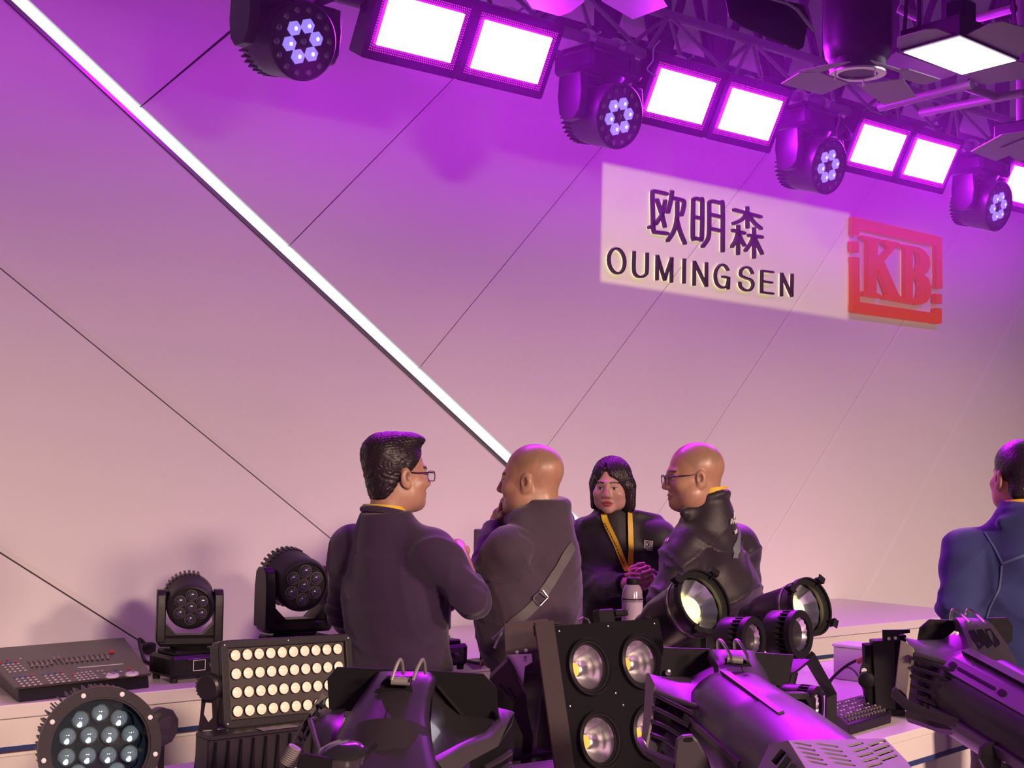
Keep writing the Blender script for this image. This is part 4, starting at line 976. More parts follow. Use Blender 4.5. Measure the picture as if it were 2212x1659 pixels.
par_can(1513, 1303, 4.35, (.55, .46, -.70), .098, .26, 'larger gunmetal par can with a bright yellow lamp behind the blinder', 1)
par_can(1744, 1312, 4.75, (.60, .30, -.74), .092, .27, 'smaller looking gunmetal par can at the right of the man in the black jacket', 2)

# ---- small spots on an arm
sp = thing('small_spot_cluster', 'stand with two small black spots in front of the par cans', 'stage light', at(1700, 1660, 4.1))
sp.location.z = CT; ORG[sp.name] = V(sp.location)
def small_spot(px, py, D, n, Rr, parent, Ln=.085):
    Fr = cframe(px, py, D, n, (.9, 0, .3))
    m = MB().lathe([(Rr*.55, -Ln-.01), (Rr*.92, -Ln), (Rr*.98, -Ln*.9), (Rr*.98, -.035), (Rr*.90, -.034), (Rr*.80, -.03), (Rr*.8, -.01)], Fr, 36); b = part('spot_shell', m, M_plastic, parent)
    m = MB()
    for k in range(26): m.box(.003, Rr*.30, .030, Fr @ R(360*k/26, 'Z') @ T(0, Rr*.86, -.022))
    part('cooling_fin', m, M_dark, b, smooth=0, stuff=True)
    m = MB().ring(Rr*.70, Rr*1.0, -.008, .010, Fr, 40); part('spot_ring', m, M_dark, b)
    m = MB(); vs = []; fs = []; sg = 48; st = 8
    for i in range(st+1):
        u = i/st; r = .010+(Rr*.70-.010)*u; z = -.030+.032*u**1.7
        for k in range(sg): a = 2*PI*k/sg; rip = (.0011*math.sin(16*a)+.0009*math.sin(u*24))*min(1, 2*u); vs.append(((r+rip)*math.cos(a), (r+rip)*math.sin(a), z+rip))
    for i in range(st):
        for k in range(sg): k2 = (k+1) % sg; fs.append((i*sg+k, i*sg+k2, (i+1)*sg+k2, (i+1)*sg+k))
    m.add(vs, fs, Fr); part('reflector', m, M_refl, b, smooth=60)
    m = MB().lathe([(.011, -.034), (.011, -.024), (0, -.021)], Fr, 16); part('led_chip', m, M_grey, b)
    return Fr
A1 = small_spot(1622, 1382, 4.0, (.76, .10, -.66), .064, sp); A2 = small_spot(1724, 1370, 4.15, (.76, .10, -.66), .070, sp)
m = MB(); q0 = at(1655, 1440, 4.1); q1 = at(1735, 1440, 4.25); 
m.strap([at(1600, 1425, 4.06), at(1650, 1450, 4.1), at(1700, 1452, 4.15), at(1733, 1425, 4.22)], cdir(0, 1, 0), .05, .008); m.tube([at(1712, 1450, 4.2), at(1700, 1500, 4.2), V((*at(1700, 1560, 4.2)[:2], CT))], .018, 10); part('cross_arm', m, M_dark, sp)
m = MB(); a, b = at(1748, 1418, 4.25), at(1795, 1500, 4.5); m.strap([a, b, V((b.x, b.y, CT+.002))], cdir(0, .2, -1), .035, .012); part('support_leg', m, M_dark, sp, label='slanting flat support leg')
low = thing('low_side_spot', 'small spot turned aside beneath the two-spot stand', 'stage light', at(1750, 1660, 3.9)); low.location.z = CT; ORG[low.name] = V(low.location)
small_spot(1757, 1530, 3.85, (.86, 0, -.5), .060, low)
m = MB().box(.07, .07, .10, T(*at(1727, 1540, 3.85)), ch=.01); m.tube([at(1740, 1560, 3.9), V((*at(1740, 1600, 3.9)[:2], CT+.005))], .014); m.lathe([(.06, 0), (.06, .008)], T(*at(1740, 1600, 3.9)[:2], CT+.001), 20); part('mount', m, M_dark, low)

# ---- square projector head with hollow black shroud
o = at(1728, 1545, 3.35); Fr = cframe(1728, 1543, 3.35, (.1, .12, -1), (1, 0, .1))
t = thing('shrouded_lamp_head', 'small square lamp head with an open black shroud and steel base', 'stage light', (o.x, o.y, CT))
m = MB().prism([(-.036, -.050), (.034, -.050), (.036, .020), (.022, .048), (-.020, .048), (-.038, .030)], -.05, .0, Fr, [[(-.026, -.034), (.024, -.034), (.026, .015), (.016, .034), (-.014, .034), (-.028, .020)][::-1]]); part('shroud', m, M_plastic, t, smooth=0)
m = MB().box(.054, .072, .004, Fr, (0, -.002, -.048)); part('dark_interior', m, M_matte, t, smooth=0)
m = MB().box(.052, .014, .022, Fr, (0, -.004, -.025)); part('lamp_shelf', m, M_white, t, smooth=0, label='pale shelf inside the shroud')
m = MB().box(.056, .026, .045, Fr, (0, -.066, -.02), .002); m.tube([Fr @ V((0, -.075, -.03)), V((*(Fr @ V((0, -.08, -.03)))[:2], CT+.005))], .012); m.lathe([(.06, 0), (.06, .008)], T(*(Fr @ V((0, -.08, -.03)))[:2], CT+.001), 20); part('foot_block', m, M_dark, t)
m = MB().lathe([(.008, -.002), (.008, .003), (0, .004)], Fr @ T(.005, -.03, 0), 12); part('thumb_screw', m, M_steel, t)

# ---- vented lamp box, nearest at the bottom right
def c4(x, y): return (1350+x/2.566, 1300+y/2.566)
VZ = on_z(1790, 1640, 1.20)
t = thing('vented_lamp_box', 'grey vented lamp box with rows of slots in the bottom right foreground', 'stage light', (VZ.x, VZ.y, CT))
pc = [on_z(*c4(*p), z) for p, z in (((905, 768), 1.22), ((1440, 757), 1.22), ((1600, 925), 1.20), ((1030, 960), 1.20))]
ux = (pc[1]-pc[0]).normalized(); uy = (pc[0]-pc[3]).normalized(); un = ux.cross(uy).normalized(); un = un if un.z > 0 else -un; uy = un.cross(ux)
def tp(px, py):
    r = ray(*c4(px, py)); p = EYE+r*((pc[0]-EYE).dot(un)/r.dot(un)); d = p-pc[0]; return (d.dot(ux), d.dot(uy))
VM = Matrix(((ux.x, uy.x, un.x, pc[0].x), (ux.y, uy.y, un.y, pc[0].y), (ux.z, uy.z, un.z, pc[0].z), (0, 0, 0, 1)))
outl = [tp(905, 768), tp(1440, 757), tp(1560, 880), tp(1640, 990), tp(1050, 990)]
def slotpx(x0, y0, x1, y1, w=.0075):
    a, b = V((*tp(x0, y0), 0)), V((*tp(x1, y1), 0)); d = (b-a).normalized(); n_ = V((-d.y, d.x, 0))*w/2
    ang = math.degrees(math.atan2(d.y, d.x)); c_ = (a+b)/2; return slot(c_.x, c_.y, (b-a).length, w, ang, 3)[::-1]
hs = []
for (x0, y0, x1, y1, dx, dy, n_) in ((925, 778, 1035, 800, 22, 26, 5), (1055, 785, 1185, 805, 24, 26, 5), (1235, 803, 1320, 780, 26, 28, 5), (1350, 800, 1440, 768, 22, 27, 4)):
    for k in range(n_): hs.append(slotpx(x0+dx*k, y0+dy*k, x1+dx*k, y1+dy*k))
m = MB().prism(outl, -.003, 0, VM, hs); part('slotted_top', m, M_grey, t, smooth=0, label='grey top sheet with slots')
m = MB(); lf = [pc[0], on_z(*c4(800, 790), 1.20), on_z(*c4(735, 925), 1.17), on_z(*c4(760, 1000), 1.16), on_z(*c4(1040, 985), 1.20)]
m.slab(lf, .003); part('left_facet', m, M_grey, t, smooth=0)
for k in range(4):
    a = at(*c4(838+38*k, 893+30*k), 2.75); m = MB(); 
    p0, p1 = c4(880+30*k, 825+38*k), c4(825+34*k, 895+38*k)
    def onl(p):
        n3 = (lf[1]-lf[0]).cross(lf[2]-lf[0]).normalized(); r = ray(*p); return EYE+r*(((lf[0]-EYE).dot(n3)/r.dot(n3))-.004)
    m.strap([onl(p0), onl(p1)], cdir(0, .5, -1), .009, .001); part('dark_slot', m, M_matte, t, smooth=0)
cen = sum([VM @ V((*p, 0)) for p in outl], V((0, 0, 0)))/5
m = MB(); bot = [V((cen.x+(p.x-cen.x)*.9, cen.y+(p.y-cen.y)*.9, 1.08)) for p in [VM @ V((*q, -.004)) for q in outl]]; tpv = [VM @ V((cen*0).to_tuple()) for q in outl]
tpv = [V((cen.x+((VM @ V((*q, -.004))).x-cen.x)*.995, cen.y+((VM @ V((*q, -.004))).y-cen.y)*.995, (VM @ V((*q, -.007))).z)) for q in outl]
m.loft([bot, tpv]); part('box_body', m, mat('painted_interior_shade', (.002, .002, .003), 1., spec=0., var=0.), t, smooth=0)  # flat black stands in for the shade behind the slots
m = MB().cyl((cen.x, cen.y, CT+.01), (cen.x, cen.y, 1.09), .016); m.lathe([(.07, .0), (.07, .012), (.03, .02)], T(cen.x, cen.y, CT+.001), 20); part('stand', m, M_dark, t)

# ---- upright black fixture at the right with its hinge knob
o = on_z(1925, 1548, CT); Dp = (o-EYE).dot(fwd)
t = thing('upright_black_fixture', 'upright black slab fixture with bracket and knob on the side counter', 'stage light', o)
def up4(x, y, d=0): return at(*c4(x, y), Dp+d)
m = MB(); m.slab([up4(*p) for p in ((1372, 218), (1498, 212), (1505, 600), (1388, 600))], .05); part('main_panel', m, M_dark, t, smooth=0, bevel=.003)
m = MB(); m.slab([up4(*p, .02) for p in ((1495, 190), (1560, 185), (1570, 600), (1500, 605))], .06); part('back_housing', m, M_matte, t, smooth=0, bevel=.003)
m = MB(); m.slab([up4(*p, .01) for p in ((1330, 242), (1372, 238), (1390, 598), (1345, 598))], .05); part('side_housing', m, M_matte, t, smooth=0, bevel=.003)
m = MB(); m.slab([up4(*p, -.01) for p in ((1428, 157), (1580, 155), (1580, 172), (1520, 180), (1525, 216), (1430, 218))], .008); part('top_bracket', m, M_dark, t, smooth=0)
for x, y in ((1462, 203), (1498, 200)):
    m = MB().lathe([(.006, 0), (.006, .003)], frame(up4(x, y, -.014), cdir(0, 0, -1)), 12); part('bolt', m, M_white, t)
m = MB(); m.slab([up4(*p, -.02) for p in ((1318, 335), (1355, 350), (1360, 480), (1322, 470), (1300, 400))], .012); part('knob_plate', m, M_dark, t, smooth=0)
m = MB().lathe([(.03, 0), (.032, .01), (.028, .022), (.012, .028)], frame(up4(1340, 430, -.025), cdir(-.3, 0, -1)), 12); part('lock_knob', m, M_dark, t)
m = MB().lathe([(.010, 0), (.010, .002)], frame(up4(1325, 382, -.023), cdir(0, 0, -1)), 12); part('bolt', m, M_white, t)
m = MB(); m.box(.09, .09, .03, T(o.x+.03, o.y+.04, CT+.0155), ch=.008); m.slab([up4(*p, .01) for p in ((1475, 598), (1550, 600), (1578, 665), (1480, 665))], .04); part('foot', m, M_dark, t, smooth=0)
# ------------------------------------------------------------------ the three big profile spots, seen from behind and above
def PT(L_, D=None): return [at(p[0], p[1], p[2] if len(p) > 2 else D) for p in L_]
def wire_loop(px, py, D, dx, dy, w_):
    """bent spring wire: up from the hinge, over and back"""
    m = MB(); m.tube(spline(PT([(px, py, D), (px+dx*.5, py-dy*.6, D+.01), (px+dx, py-dy, D+.02), (px+dx+w_*.6, py-dy+4, D+.03), (px+dx+w_, py-dy*.35, D+.05)]), 5), .0035, 8); return m
def sheet(mb_, secs, D0=None, closed=False):
    """open curved sheet with a little thickness: rows of (px, py, D)"""
    rows = [[at(*p) for p in sec] for sec in secs]; n = len(rows[0]); v = []; f = []
    for r in rows: v += r
    off = fwd*.006
    for r in rows: v += [p+off for p in r]
    k = len(rows)*n
    for i in range(len(rows)-1):
        for j in range(n-1):
            a = i*n+j; f.append((a, a+1, a+n+1, a+n)); f.append((a+k, a+n+k, a+n+1+k, a+1+k))
    for i in range(len(rows)-1): a = i*n; f.append((a, a+n, a+n+k, a+k)); b = a+n-1; f.append((b, b+k, b+n+k, b+n))
    for j in range(n-1): f.append((j, j+k, j+1+k, j+1)); b = (len(rows)-1)*n+j; f.append((b, b+1, b+1+k, b+k))
    return mb_.add(v, f)
M_shell = mat('satin_black_housing', (.024, .019, .025), .32, spec=.35, var=.08, scale=30, bump=.04)
M_shell2 = mat('grey_black_housing', (.045, .038, .044), .36, spec=.35, var=.08, scale=30, bump=.04)
# ===== A: centre
c = at(900, 1640, 2.75)
t = thing('profile_spot', 'central black profile spot with wide black plates and a tall ridge, purple lit', 'stage light', (c.x, c.y, CT), 'big profile spots')
m = MB(); m.slab(PT([(711, 1535), (707, 1466), (728, 1441), (880, 1448), (880, 1540)], 2.96), .004); part('gel_plate', m, M_matte, t, smooth=0)
m = MB(); m.slab(PT([(880, 1446), (1044, 1456), (1073, 1486), (1078, 1562), (960, 1600), (880, 1560)], 2.955), .004); part('gel_plate', m, M_matte, t, smooth=0)
m = MB(); m.strap(PT([(945, 1480), (1000, 1545)], 2.945), fwd, .006, .004); part('plate_latch', m, M_dark, t, smooth=0)
# ridge
rows = []
for (y, l, r, D) in ((1453, 812, 934, 2.93), (1466, 806, 941, 2.90), (1482, 796, 938, 2.87), (1510, 776, 931, 2.83), (1545, 752, 927, 2.78), (1580, 730, 929, 2.73), (1620, 716, 937, 2.68), (1670, 706, 945, 2.62)):
    w_ = r-l; rows.append([(l-2, y+6, D+.10), (l, y, D+.03), (l+.12*w_, y-1, D+.0), (l+.32*w_, y-2, D-.015), (l+.6*w_, y-2, D-.018), (l+.88*w_, y-1, D-.004), (r, y, D+.03), (r+2, y+8, D+.10)])
m = MB(); sheet(m, rows); part('ridge_cover', m, M_shell, t, smooth=50)
m = MB(); m.slab(PT([(838, 1460), (892, 1462), (888, 1478), (892, 1499), (808, 1497), (812, 1489), (820, 1486), (824, 1474)], 2.835), .004); part('notch', m, M_matte, t, smooth=0, label='dark notch in the ridge')
m = MB().cyl(at(845, 1471, 2.82), at(886, 1473, 2.82), .008, seg=12); m.box(.03, .012, .008, T(*at(866, 1466, 2.83))); part('hinge_pin', m, M_grey, t)
part('spring_wire', wire_loop(846, 1470, 2.80, 17, 44, 8), M_grey, t); part('spring_wire', wire_loop(892, 1470, 2.80, 19, 44, 8), M_grey, t)
m = MB(); m.strap(PT([(848, 1500, 2.83), (833, 1545, 2.76), (818, 1584, 2.705)]), -fwd, .0016, .0012); part('seam_line', m, M_matte, t, smooth=0)
# left flare and rim
m = MB(); sheet(m, [[(672, 1557, 2.84), (690, 1548, 2.86), (712, 1536, 2.90), (745, 1532, 2.88)], [(678, 1585, 2.80), (695, 1575, 2.80), (715, 1560, 2.82), (738, 1572, 2.80)], [(692, 1620, 2.76), (705, 1615, 2.75), (715, 1610, 2.74), (722, 1612, 2.74)], [(705, 1665, 2.70), (712, 1665, 2.70), (718, 1665, 2.69), (724, 1665, 2.68)]]); part('left_flare', m, M_shell, t, smooth=40)
m = MB(); m.tube(PT([(711, 1536, 2.90), (671, 1557, 2.84), (679, 1590, 2.79), (690, 1625, 2.74), (700, 1665, 2.70)]), .006, 8); part('left_rim', m, M_shell2, t)
m = MB(); sheet(m, [[(936, 1500, 2.88), (990, 1545, 2.92), (1076, 1556, 2.93)], [(930, 1560, 2.80), (990, 1580, 2.85), (1078, 1562, 2.90)], [(936, 1640, 2.70), (985, 1618, 2.76), (1050, 1590, 2.84)]]); part('right_flare', m, M_gloss, t, smooth=40)
m = MB(); sheet(m, [[(1076, 1530, 2.93), (1088, 1533, 2.92), (1098, 1535, 2.91), (1111, 1540, 2.90)], [(1078, 1553, 2.90), (1086, 1558, 2.89), (1096, 1562, 2.88), (1106, 1566, 2.88)], [(1045, 1583, 2.84), (1056, 1588, 2.83), (1066, 1596, 2.82), (1076, 1612, 2.82)], [(990, 1608, 2.76), (1000, 1615, 2.75), (1010, 1625, 2.75), (1015, 1645, 2.75)], [(936, 1637, 2.70), (945, 1645, 2.69), (955, 1660, 2.69), (960, 1690, 2.69)]]); part('right_rim', m, M_shell2, t, smooth=40, label='lighter grey octagonal rim')
m = MB(); sheet(m, [[(1111, 1540, 2.90), (1112, 1600, 2.88), (1104, 1670, 2.86)], [(1076, 1612, 2.82), (1080, 1640, 2.82), (1082, 1670, 2.82)], [(1015, 1645, 2.75), (1015, 1660, 2.75), (1015, 1680, 2.75)]]); part('side_wall', m, M_matte, t, smooth=40)
for k in range(2):
    m = MB(); m.tube(PT([(1102, 1625+26*k, 2.85), (1080, 1640+24*k, 2.81), (1045, 1660+20*k, 2.77)]), .006, 8); part('side_louvre', m, M_shell, t)
# barrel
bc0 = at(842, 1800, 2.62); bax = cdir(.02, -.72, -.60)
m = MB().lathe([(.085, -.10), (.098, -.05), (.104, 0), (.104, .10), (.100, .25)], frame(at(836, 1700, 2.72), bax), 48); part('barrel', m, M_shell, t, smooth=50)
m = MB().strap(PT([(812, 1608, 2.60), (792, 1630, 2.575), (770, 1665, 2.55)]), -fwd, .008, .006); part('barrel_seam', m, M_matte, t, smooth=0)
# knobs
kf = frame(at(738, 1634, 2.52), cdir(-.1, 1, -.2)); m = MB().lathe([(.012, -.05), (.018, -.02), (.040, -.012), (.043, .000), (.040, .012), (.028, .019), (0, .022)], kf, 28); part('focus_knob', m, M_gloss, t, label='glossy domed focus knob')
m = MB(); m.slab(PT([(650, 1631), (660, 1628), (732, 1642), (740, 1670), (640, 1670)], 2.48), .006); part('side_plate', m, M_matte, t, smooth=0)
m = MB().tube(PT([(618, 1650, 2.62), (638, 1612, 2.62)]), .006, 10)
for k in range(9): m.ring(.006, .0125, -.0015, .0015, frame(at(619+2.2*k, 1648-4.1*k, 2.62), cdir(.47, .88, 0)), 14)
part('spring_handle', m, M_grey, t, label='ribbed spring handle')
m = MB().strap(PT([(700, 1500, 2.9), (668, 1550, 2.88), (640, 1600, 2.8), (628, 1640, 2.72)]), cdir(.3, 0, -1), .012, .003); m.strap(PT([(702, 1512, 2.89), (676, 1560, 2.86), (652, 1610, 2.78), (640, 1645, 2.7)]), cdir(.3, 0, -1), .006, .003)
for k in range(7): m.strap(PT([(690-9*k, 1520+17*k, 2.88-.02*k), (700-9*k, 1528+17*k, 2.87-.02*k)]), cdir(.3, 0, -1), .006, .003)
part('vent_grille', m, M_plastic, t, smooth=0)
m = MB(); m.cyl(at(860, 1700, 2.75), V((*at(860, 1700, 2.75)[:2], CT+.01)), .03, seg=16); m.lathe([(.14, .0), (.14, .012), (.04, .02)], T(*at(860, 1700, 2.75)[:2], CT+.001), 24); part('stand', m, M_dark, t)

# ===== B: right of centre
c = at(1580, 1640, 3.0)
t = thing('profile_spot', 'black profile spot leaning right with a purple lit barrel and caged lens end', 'stage light', (c.x, c.y, CT), 'big profile spots')
m = MB(); m.slab(PT([(1434, 1399), (1534, 1402), (1534, 1440), (1500, 1460), (1490, 1470), (1424, 1468)], 3.12), .005); part('gel_plate', m, M_dark, t, smooth=0)
m = MB(); m.slab(PT([(1625, 1409), (1715, 1415), (1703, 1478), (1660, 1482), (1640, 1470)], 3.10), .005); part('gel_plate', m, M_dark, t, smooth=0)
m = MB(); screw(m, frame(at(1443, 1452, 3.11), -fwd), .007); screw(m, frame(at(1525, 1449, 3.09), -fwd), .004); part('plate_screw', m, M_steel, t)
rows = []
for (y, l, r, D) in ((1405, 1530, 1629, 3.06), (1418, 1529, 1634, 3.02), (1440, 1541, 1648, 2.98), (1465, 1543, 1660, 2.94), (1500, 1540, 1678, 2.88), (1530, 1536, 1695, 2.83)):
    w_ = r-l; rows.append([(l-3, y+4, D+.12), (l+2, y, D+.04), (l+.10*w_, y-1, D), (l+.35*w_, y-1, D-.02), (l+.7*w_, y, D-.02), (l+.92*w_, y+1, D+.0), (r, y+2, D+.04), (r+4, y+8, D+.14)])
m = MB(); sheet(m, rows); part('ridge_cover', m, M_shell2, t, smooth=50)
m = MB(); m.slab(PT([(1565, 1423), (1606, 1424), (1618, 1430), (1625, 1440), (1562, 1436), (1567, 1431)], 2.95), .004); part('notch', m, M_matte, t, smooth=0)
m = MB().cyl(at(1570, 1424, 2.95), at(1604, 1427, 2.95), .008, seg=12); part('hinge_pin', m, M_grey, t)
for k in range(2):
    m = MB().tube(spline(PT([(1551+36*k, 1402, 3.0), (1551+36*k, 1388, 3.0), (1556+36*k, 1383, 3.0), (1564+36*k, 1392, 2.98), (1577+36*k, 1415, 2.95), (1580+36*k, 1430, 2.94)]), 5), .0035, 8); part('spring_wire', m, M_steel, t)
m = MB(); m.strap(PT([(1601, 1440, 2.93), (1610, 1465, 2.89), (1619, 1490, 2.85)]), -fwd, .0016, .0012); part('seam_line', m, M_matte, t, smooth=0)
# upper faces between plate and cage
m = MB(); sheet(m, [[(1402, 1456, 3.04), (1424, 1462, 3.06), (1490, 1464, 3.07), (1542, 1440, 3.04)], [(1413, 1475, 3.00), (1450, 1472, 3.01), (1500, 1485, 2.98), (1540, 1490, 2.95)], [(1418, 1493, 2.98), (1460, 1512, 2.93), (1500, 1527, 2.90), (1527, 1528, 2.87)]]); part('upper_shroud', m, M_shell2, t, smooth=30)
# cage: dark interior and bars
m = MB(); sheet(m, [[(1416, 1494, 3.00), (1460, 1512, 2.97), (1521, 1535, 2.93)], [(1402, 1560, 2.98), (1450, 1580, 2.93), (1500, 1590, 2.87)], [(1396, 1632, 2.96), (1440, 1650, 2.90), (1475, 1665, 2.84)]]); part('cage_interior', m, M_gloss, t, smooth=40)
m = MB(); sheet(m, [[(1396, 1456, 3.01), (1402, 1454, 3.0), (1414, 1478, 2.97), (1418, 1494, 2.96)], [(1392, 1530, 2.99), (1398, 1530, 2.98), (1408, 1545, 2.95), (1411, 1556, 2.95)], [(1386, 1594, 2.97), (1390, 1596, 2.96), (1396, 1605, 2.94), (1398, 1622, 2.94)]]); part('front_bezel', m, M_grey, t, smooth=30, label='lighter front bezel edge')
m = MB(); sheet(m, [[(1385, 1592, 2.96), (1376, 1596, 2.96), (1376, 1604, 2.95)], [(1400, 1618, 2.92), (1394, 1622, 2.92), (1397, 1634, 2.91)], [(1462, 1642, 2.82), (1455, 1650, 2.82), (1455, 1680, 2.82)]]); part('lower_rim', m, M_shell2, t, smooth=30)
for k in range(4):
    y0 = 1500+27*k; m = MB(); m.tube(spline(PT([(1414-3*k, y0+3*k*.5, 2.95), (1450-4*k, y0+18, 2.91), (1495-6*k, y0+40+k*2, 2.86)]), 4), .0045, 8); part('cage_bar', m, M_shell, t)
m = MB(); m.tube(PT([(1416, 1494, 2.955), (1462, 1513, 2.92), (1524, 1532, 2.865)]), .006, 8); part('cage_rim', m, M_shell2, t)
# barrel
ax = (at(1725, 1680, 2.50)-at(1560, 1545, 2.88)).normalized(); bo = at(1592, 1560, 2.92)
BF = frame(bo, ax)
m = MB().lathe([(.070, -.10), (.092, -.06), (.104, 0), (.106, .16), (.106, .20), (.109, .21), (.109, .50)], BF, 48); part('barrel', m, M_shell, t, smooth=50, label='thick lens barrel, purple in the light')
m = MB().strap([BF @ V((.107*math.cos(a), .107*math.sin(a), z)) for a, z in ((0, 0), (0, .22))], BF.to_3x3() @ V((1, 0, 0)), .01, .006)
M2 = BF.to_3x3()
vdir = (EYE-bo).normalized(); loc = M2.inverted() @ vdir; ang0 = math.atan2(loc.y, loc.x)
for da in (.55, -.62):
    a = ang0+da; m.strap([BF @ V((.108*math.cos(a), .108*math.sin(a), z)) for z in (-.01, .30)], M2 @ V((math.cos(a), math.sin(a), 0)), .012, .008)
part('barrel_rail', m, M_shell2, t, smooth=0)
m = MB(); m.slab(PT([(1462, 1600), (1475, 1591), (1497, 1589), (1508, 1600), (1530, 1640), (1545, 1690), (1462, 1690), (1458, 1640)], 2.72), .02); part('side_arm', m, M_shell2, t, smooth=0, bevel=.004)
m = MB(); m.prism(slot(0, 0, .017, .008), 0, .001, frame(at(1488, 1597, 2.717), -fwd, right)); part('arm_slot', m, M_matte, t, smooth=0)
kf = frame(at(1672, 1530, 2.78), cdir(.55, .6, -.3)); m = MB().lathe([(.012, -.04), (.02, -.012), (.030, -.006), (.031, .008), (.020, .016), (0, .018)], kf, 24); part('focus_knob', m, M_gloss, t)
m = MB(); m.slab(PT([(1630, 1496), (1640, 1496), (1664, 1520), (1660, 1535), (1652, 1533)], 2.78), .006); part('rail_slot', m, M_matte, t, smooth=0)
kf = frame(at(1783, 1600, 2.6), cdir(.1, 1, -.3)); m = MB().lathe([(.012, -.05), (.018, -.02), (.026, -.012), (.028, .000), (.026, .012), (.018, .018), (0, .020)], kf, 24); part('rear_knob', m, M_gloss, t)
m = MB(); m.cyl(at(1600, 1700, 2.8), V((*at(1600, 1700, 2.8)[:2], CT+.01)), .028, seg=16); m.lathe([(.09, .0), (.09, .012), (.04, .02)], T(*at(1600, 1700, 2.8)[:2], CT+.001), 24); part('stand', m, M_dark, t)

# ===== C: right edge
c = at(2120, 1660, 3.0)
t = thing('profile_spot', 'black profile spot at the right edge with slotted ridge and pale front bezel', 'stage light', (c.x, c.y, CT), 'big profile spots')
m = MB(); m.slab(PT([(1981, 1393), (1987, 1356), (2008, 1338), (2066, 1340), (2064, 1360), (2036, 1386)], 3.16), .005); part('gel_plate', m, M_dark, t, smooth=0)
m = MB(); m.slab(PT([(2134, 1335), (2176, 1334), (2188, 1354), (2186, 1386), (2172, 1392)], 3.12), .005); part('gel_plate', m, M_dark, t, smooth=0)
rows = []
for (y, l, r, D) in ((1336, 2060, 2128, 3.10), (1345, 2066, 2142, 3.06), (1360, 2071, 2154, 3.03), (1385, 2080, 2172, 2.99), (1408, 2086, 2186, 2.95), (1440, 2090, 2200, 2.90)):
    w_ = r-l; rows.append([(l-4, y+6, D+.12), (l, y, D+.04), (l+.10*w_, y-1, D), (l+.35*w_, y-1, D-.015), (l+.7*w_, y, D-.015), (l+.92*w_, y+1, D), (r, y+2, D+.04), (r+4, y+8, D+.12)])
m = MB(); sheet(m, rows); part('ridge_cover', m, M_shell2, t, smooth=50)
rbv = BVHTree.FromPolygons([v.co+ORG[t.name] for v in t.children[-1].data.vertices], [list(p.vertices) for p in t.children[-1].data.polygons])
for k in range(4):
    x0 = 2092+17.5*k; q = []
    for (x, y) in ((x0, 1362-k*1.5), (x0+12, 1360-k*1.5), (x0+32, 1386-k*.5), (x0+33, 1394-k), (x0+24, 1402-2*k), (x0+12, 1386-k)):
        r = ray(x, y).normalized(); h = rbv.ray_cast(EYE, r)
        if h[0] is not None: q.append(h[0]-r*.0025)
    if len(q) > 3:
        m = MB(); m.slab(q, .002); part('ridge_slot', m, M_matte, t, smooth=0)
for k in range(2):
    m = MB().tube(spline(PT([(2054+32*k, 1340, 3.06), (2056+32*k, 1322, 3.06), (2062+32*k, 1317, 3.06), (2078+32*k, 1328, 3.04), (2096+32*k, 1345, 3.0)]), 5), .0035, 8); part('spring_wire', m, M_steel, t)
m = MB(); screw(m, frame(at(2067, 1368, 2.99), -fwd), .004); part('ridge_screw', m, M_white, t)
m = MB(); sheet(m, [[(1955, 1378, 3.08), (1985, 1384, 3.11), (2036, 1382, 3.11), (2078, 1362, 3.09)], [(1968, 1398, 3.05), (2000, 1400, 3.05), (2040, 1406, 3.03), (2088, 1415, 3.0)], [(1976, 1414, 3.03), (2010, 1424, 3.0), (2050, 1438, 2.97), (2092, 1440, 2.95)]]); part('upper_shroud', m, M_shell2, t, smooth=30)
m = MB(); sheet(m, [[(1974, 1413, 3.04), (2020, 1425, 3.02), (2086, 1447, 2.98)], [(1966, 1462, 3.03), (2020, 1480, 2.98), (2080, 1500, 2.92)], [(1960, 1514, 3.01), (2015, 1536, 2.95), (2072, 1556, 2.88)]]); part('cage_interior', m, M_gloss, t, smooth=40)
m = MB(); sheet(m, [[(1947, 1384, 3.05), (1958, 1388, 3.04), (1974, 1400, 3.03), (1977, 1416, 3.03)], [(1940, 1440, 3.03), (1950, 1442, 3.02), (1964, 1452, 3.0), (1968, 1462, 3.0)], [(1935, 1487, 3.01), (1945, 1490, 3.0), (1958, 1502, 2.98), (1962, 1514, 2.98)]]); part('front_bezel', m, mat('pale_bezel', (.30, .27, .22), .45, var=.08), t, smooth=30, label='pale beige front bezel')
m = MB(); sheet(m, [[(1935, 1484, 3.0), (1928, 1492, 3.0), (1926, 1506, 3.0)], [(1962, 1512, 2.96), (1956, 1522, 2.96), (1954, 1532, 2.96)], [(2010, 1534, 2.91), (2006, 1545, 2.91), (2006, 1556, 2.91)], [(2072, 1553, 2.85), (2070, 1562, 2.85), (2068, 1572, 2.86)]]); part('lower_rim', m, M_shell2, t, smooth=30)
for k in range(5):
    y0 = 1422+19*k; m = MB(); m.tube(spline(PT([(1972-2*k, y0, 3.0), (2015-2*k, y0+13+k, 2.96), (2078-3*k, y0+34+2*k, 2.90)]), 4), .0045, 8); part('cage_bar', m, M_shell, t)
m = MB(); m.tube(PT([(1974, 1413, 3.0), (2020, 1427, 2.97), (2088, 1445, 2.93)]), .006, 8); part('cage_rim', m, M_shell2, t)
ax = (at(2330, 1640, 2.6)-at(2090, 1500, 2.95)).normalized(); bo = at(2112, 1507, 2.97); BF = frame(bo, ax)
m = MB().lathe([(.06, -.08), (.088, -.05), (.098, 0), (.10, .5)], BF, 48); part('barrel', m, M_shell, t, smooth=50)
M2 = BF.to_3x3(); vdir = (EYE-bo).normalized(); loc = M2.inverted() @ vdir; ang0 = math.atan2(loc.y, loc.x)
m = MB()
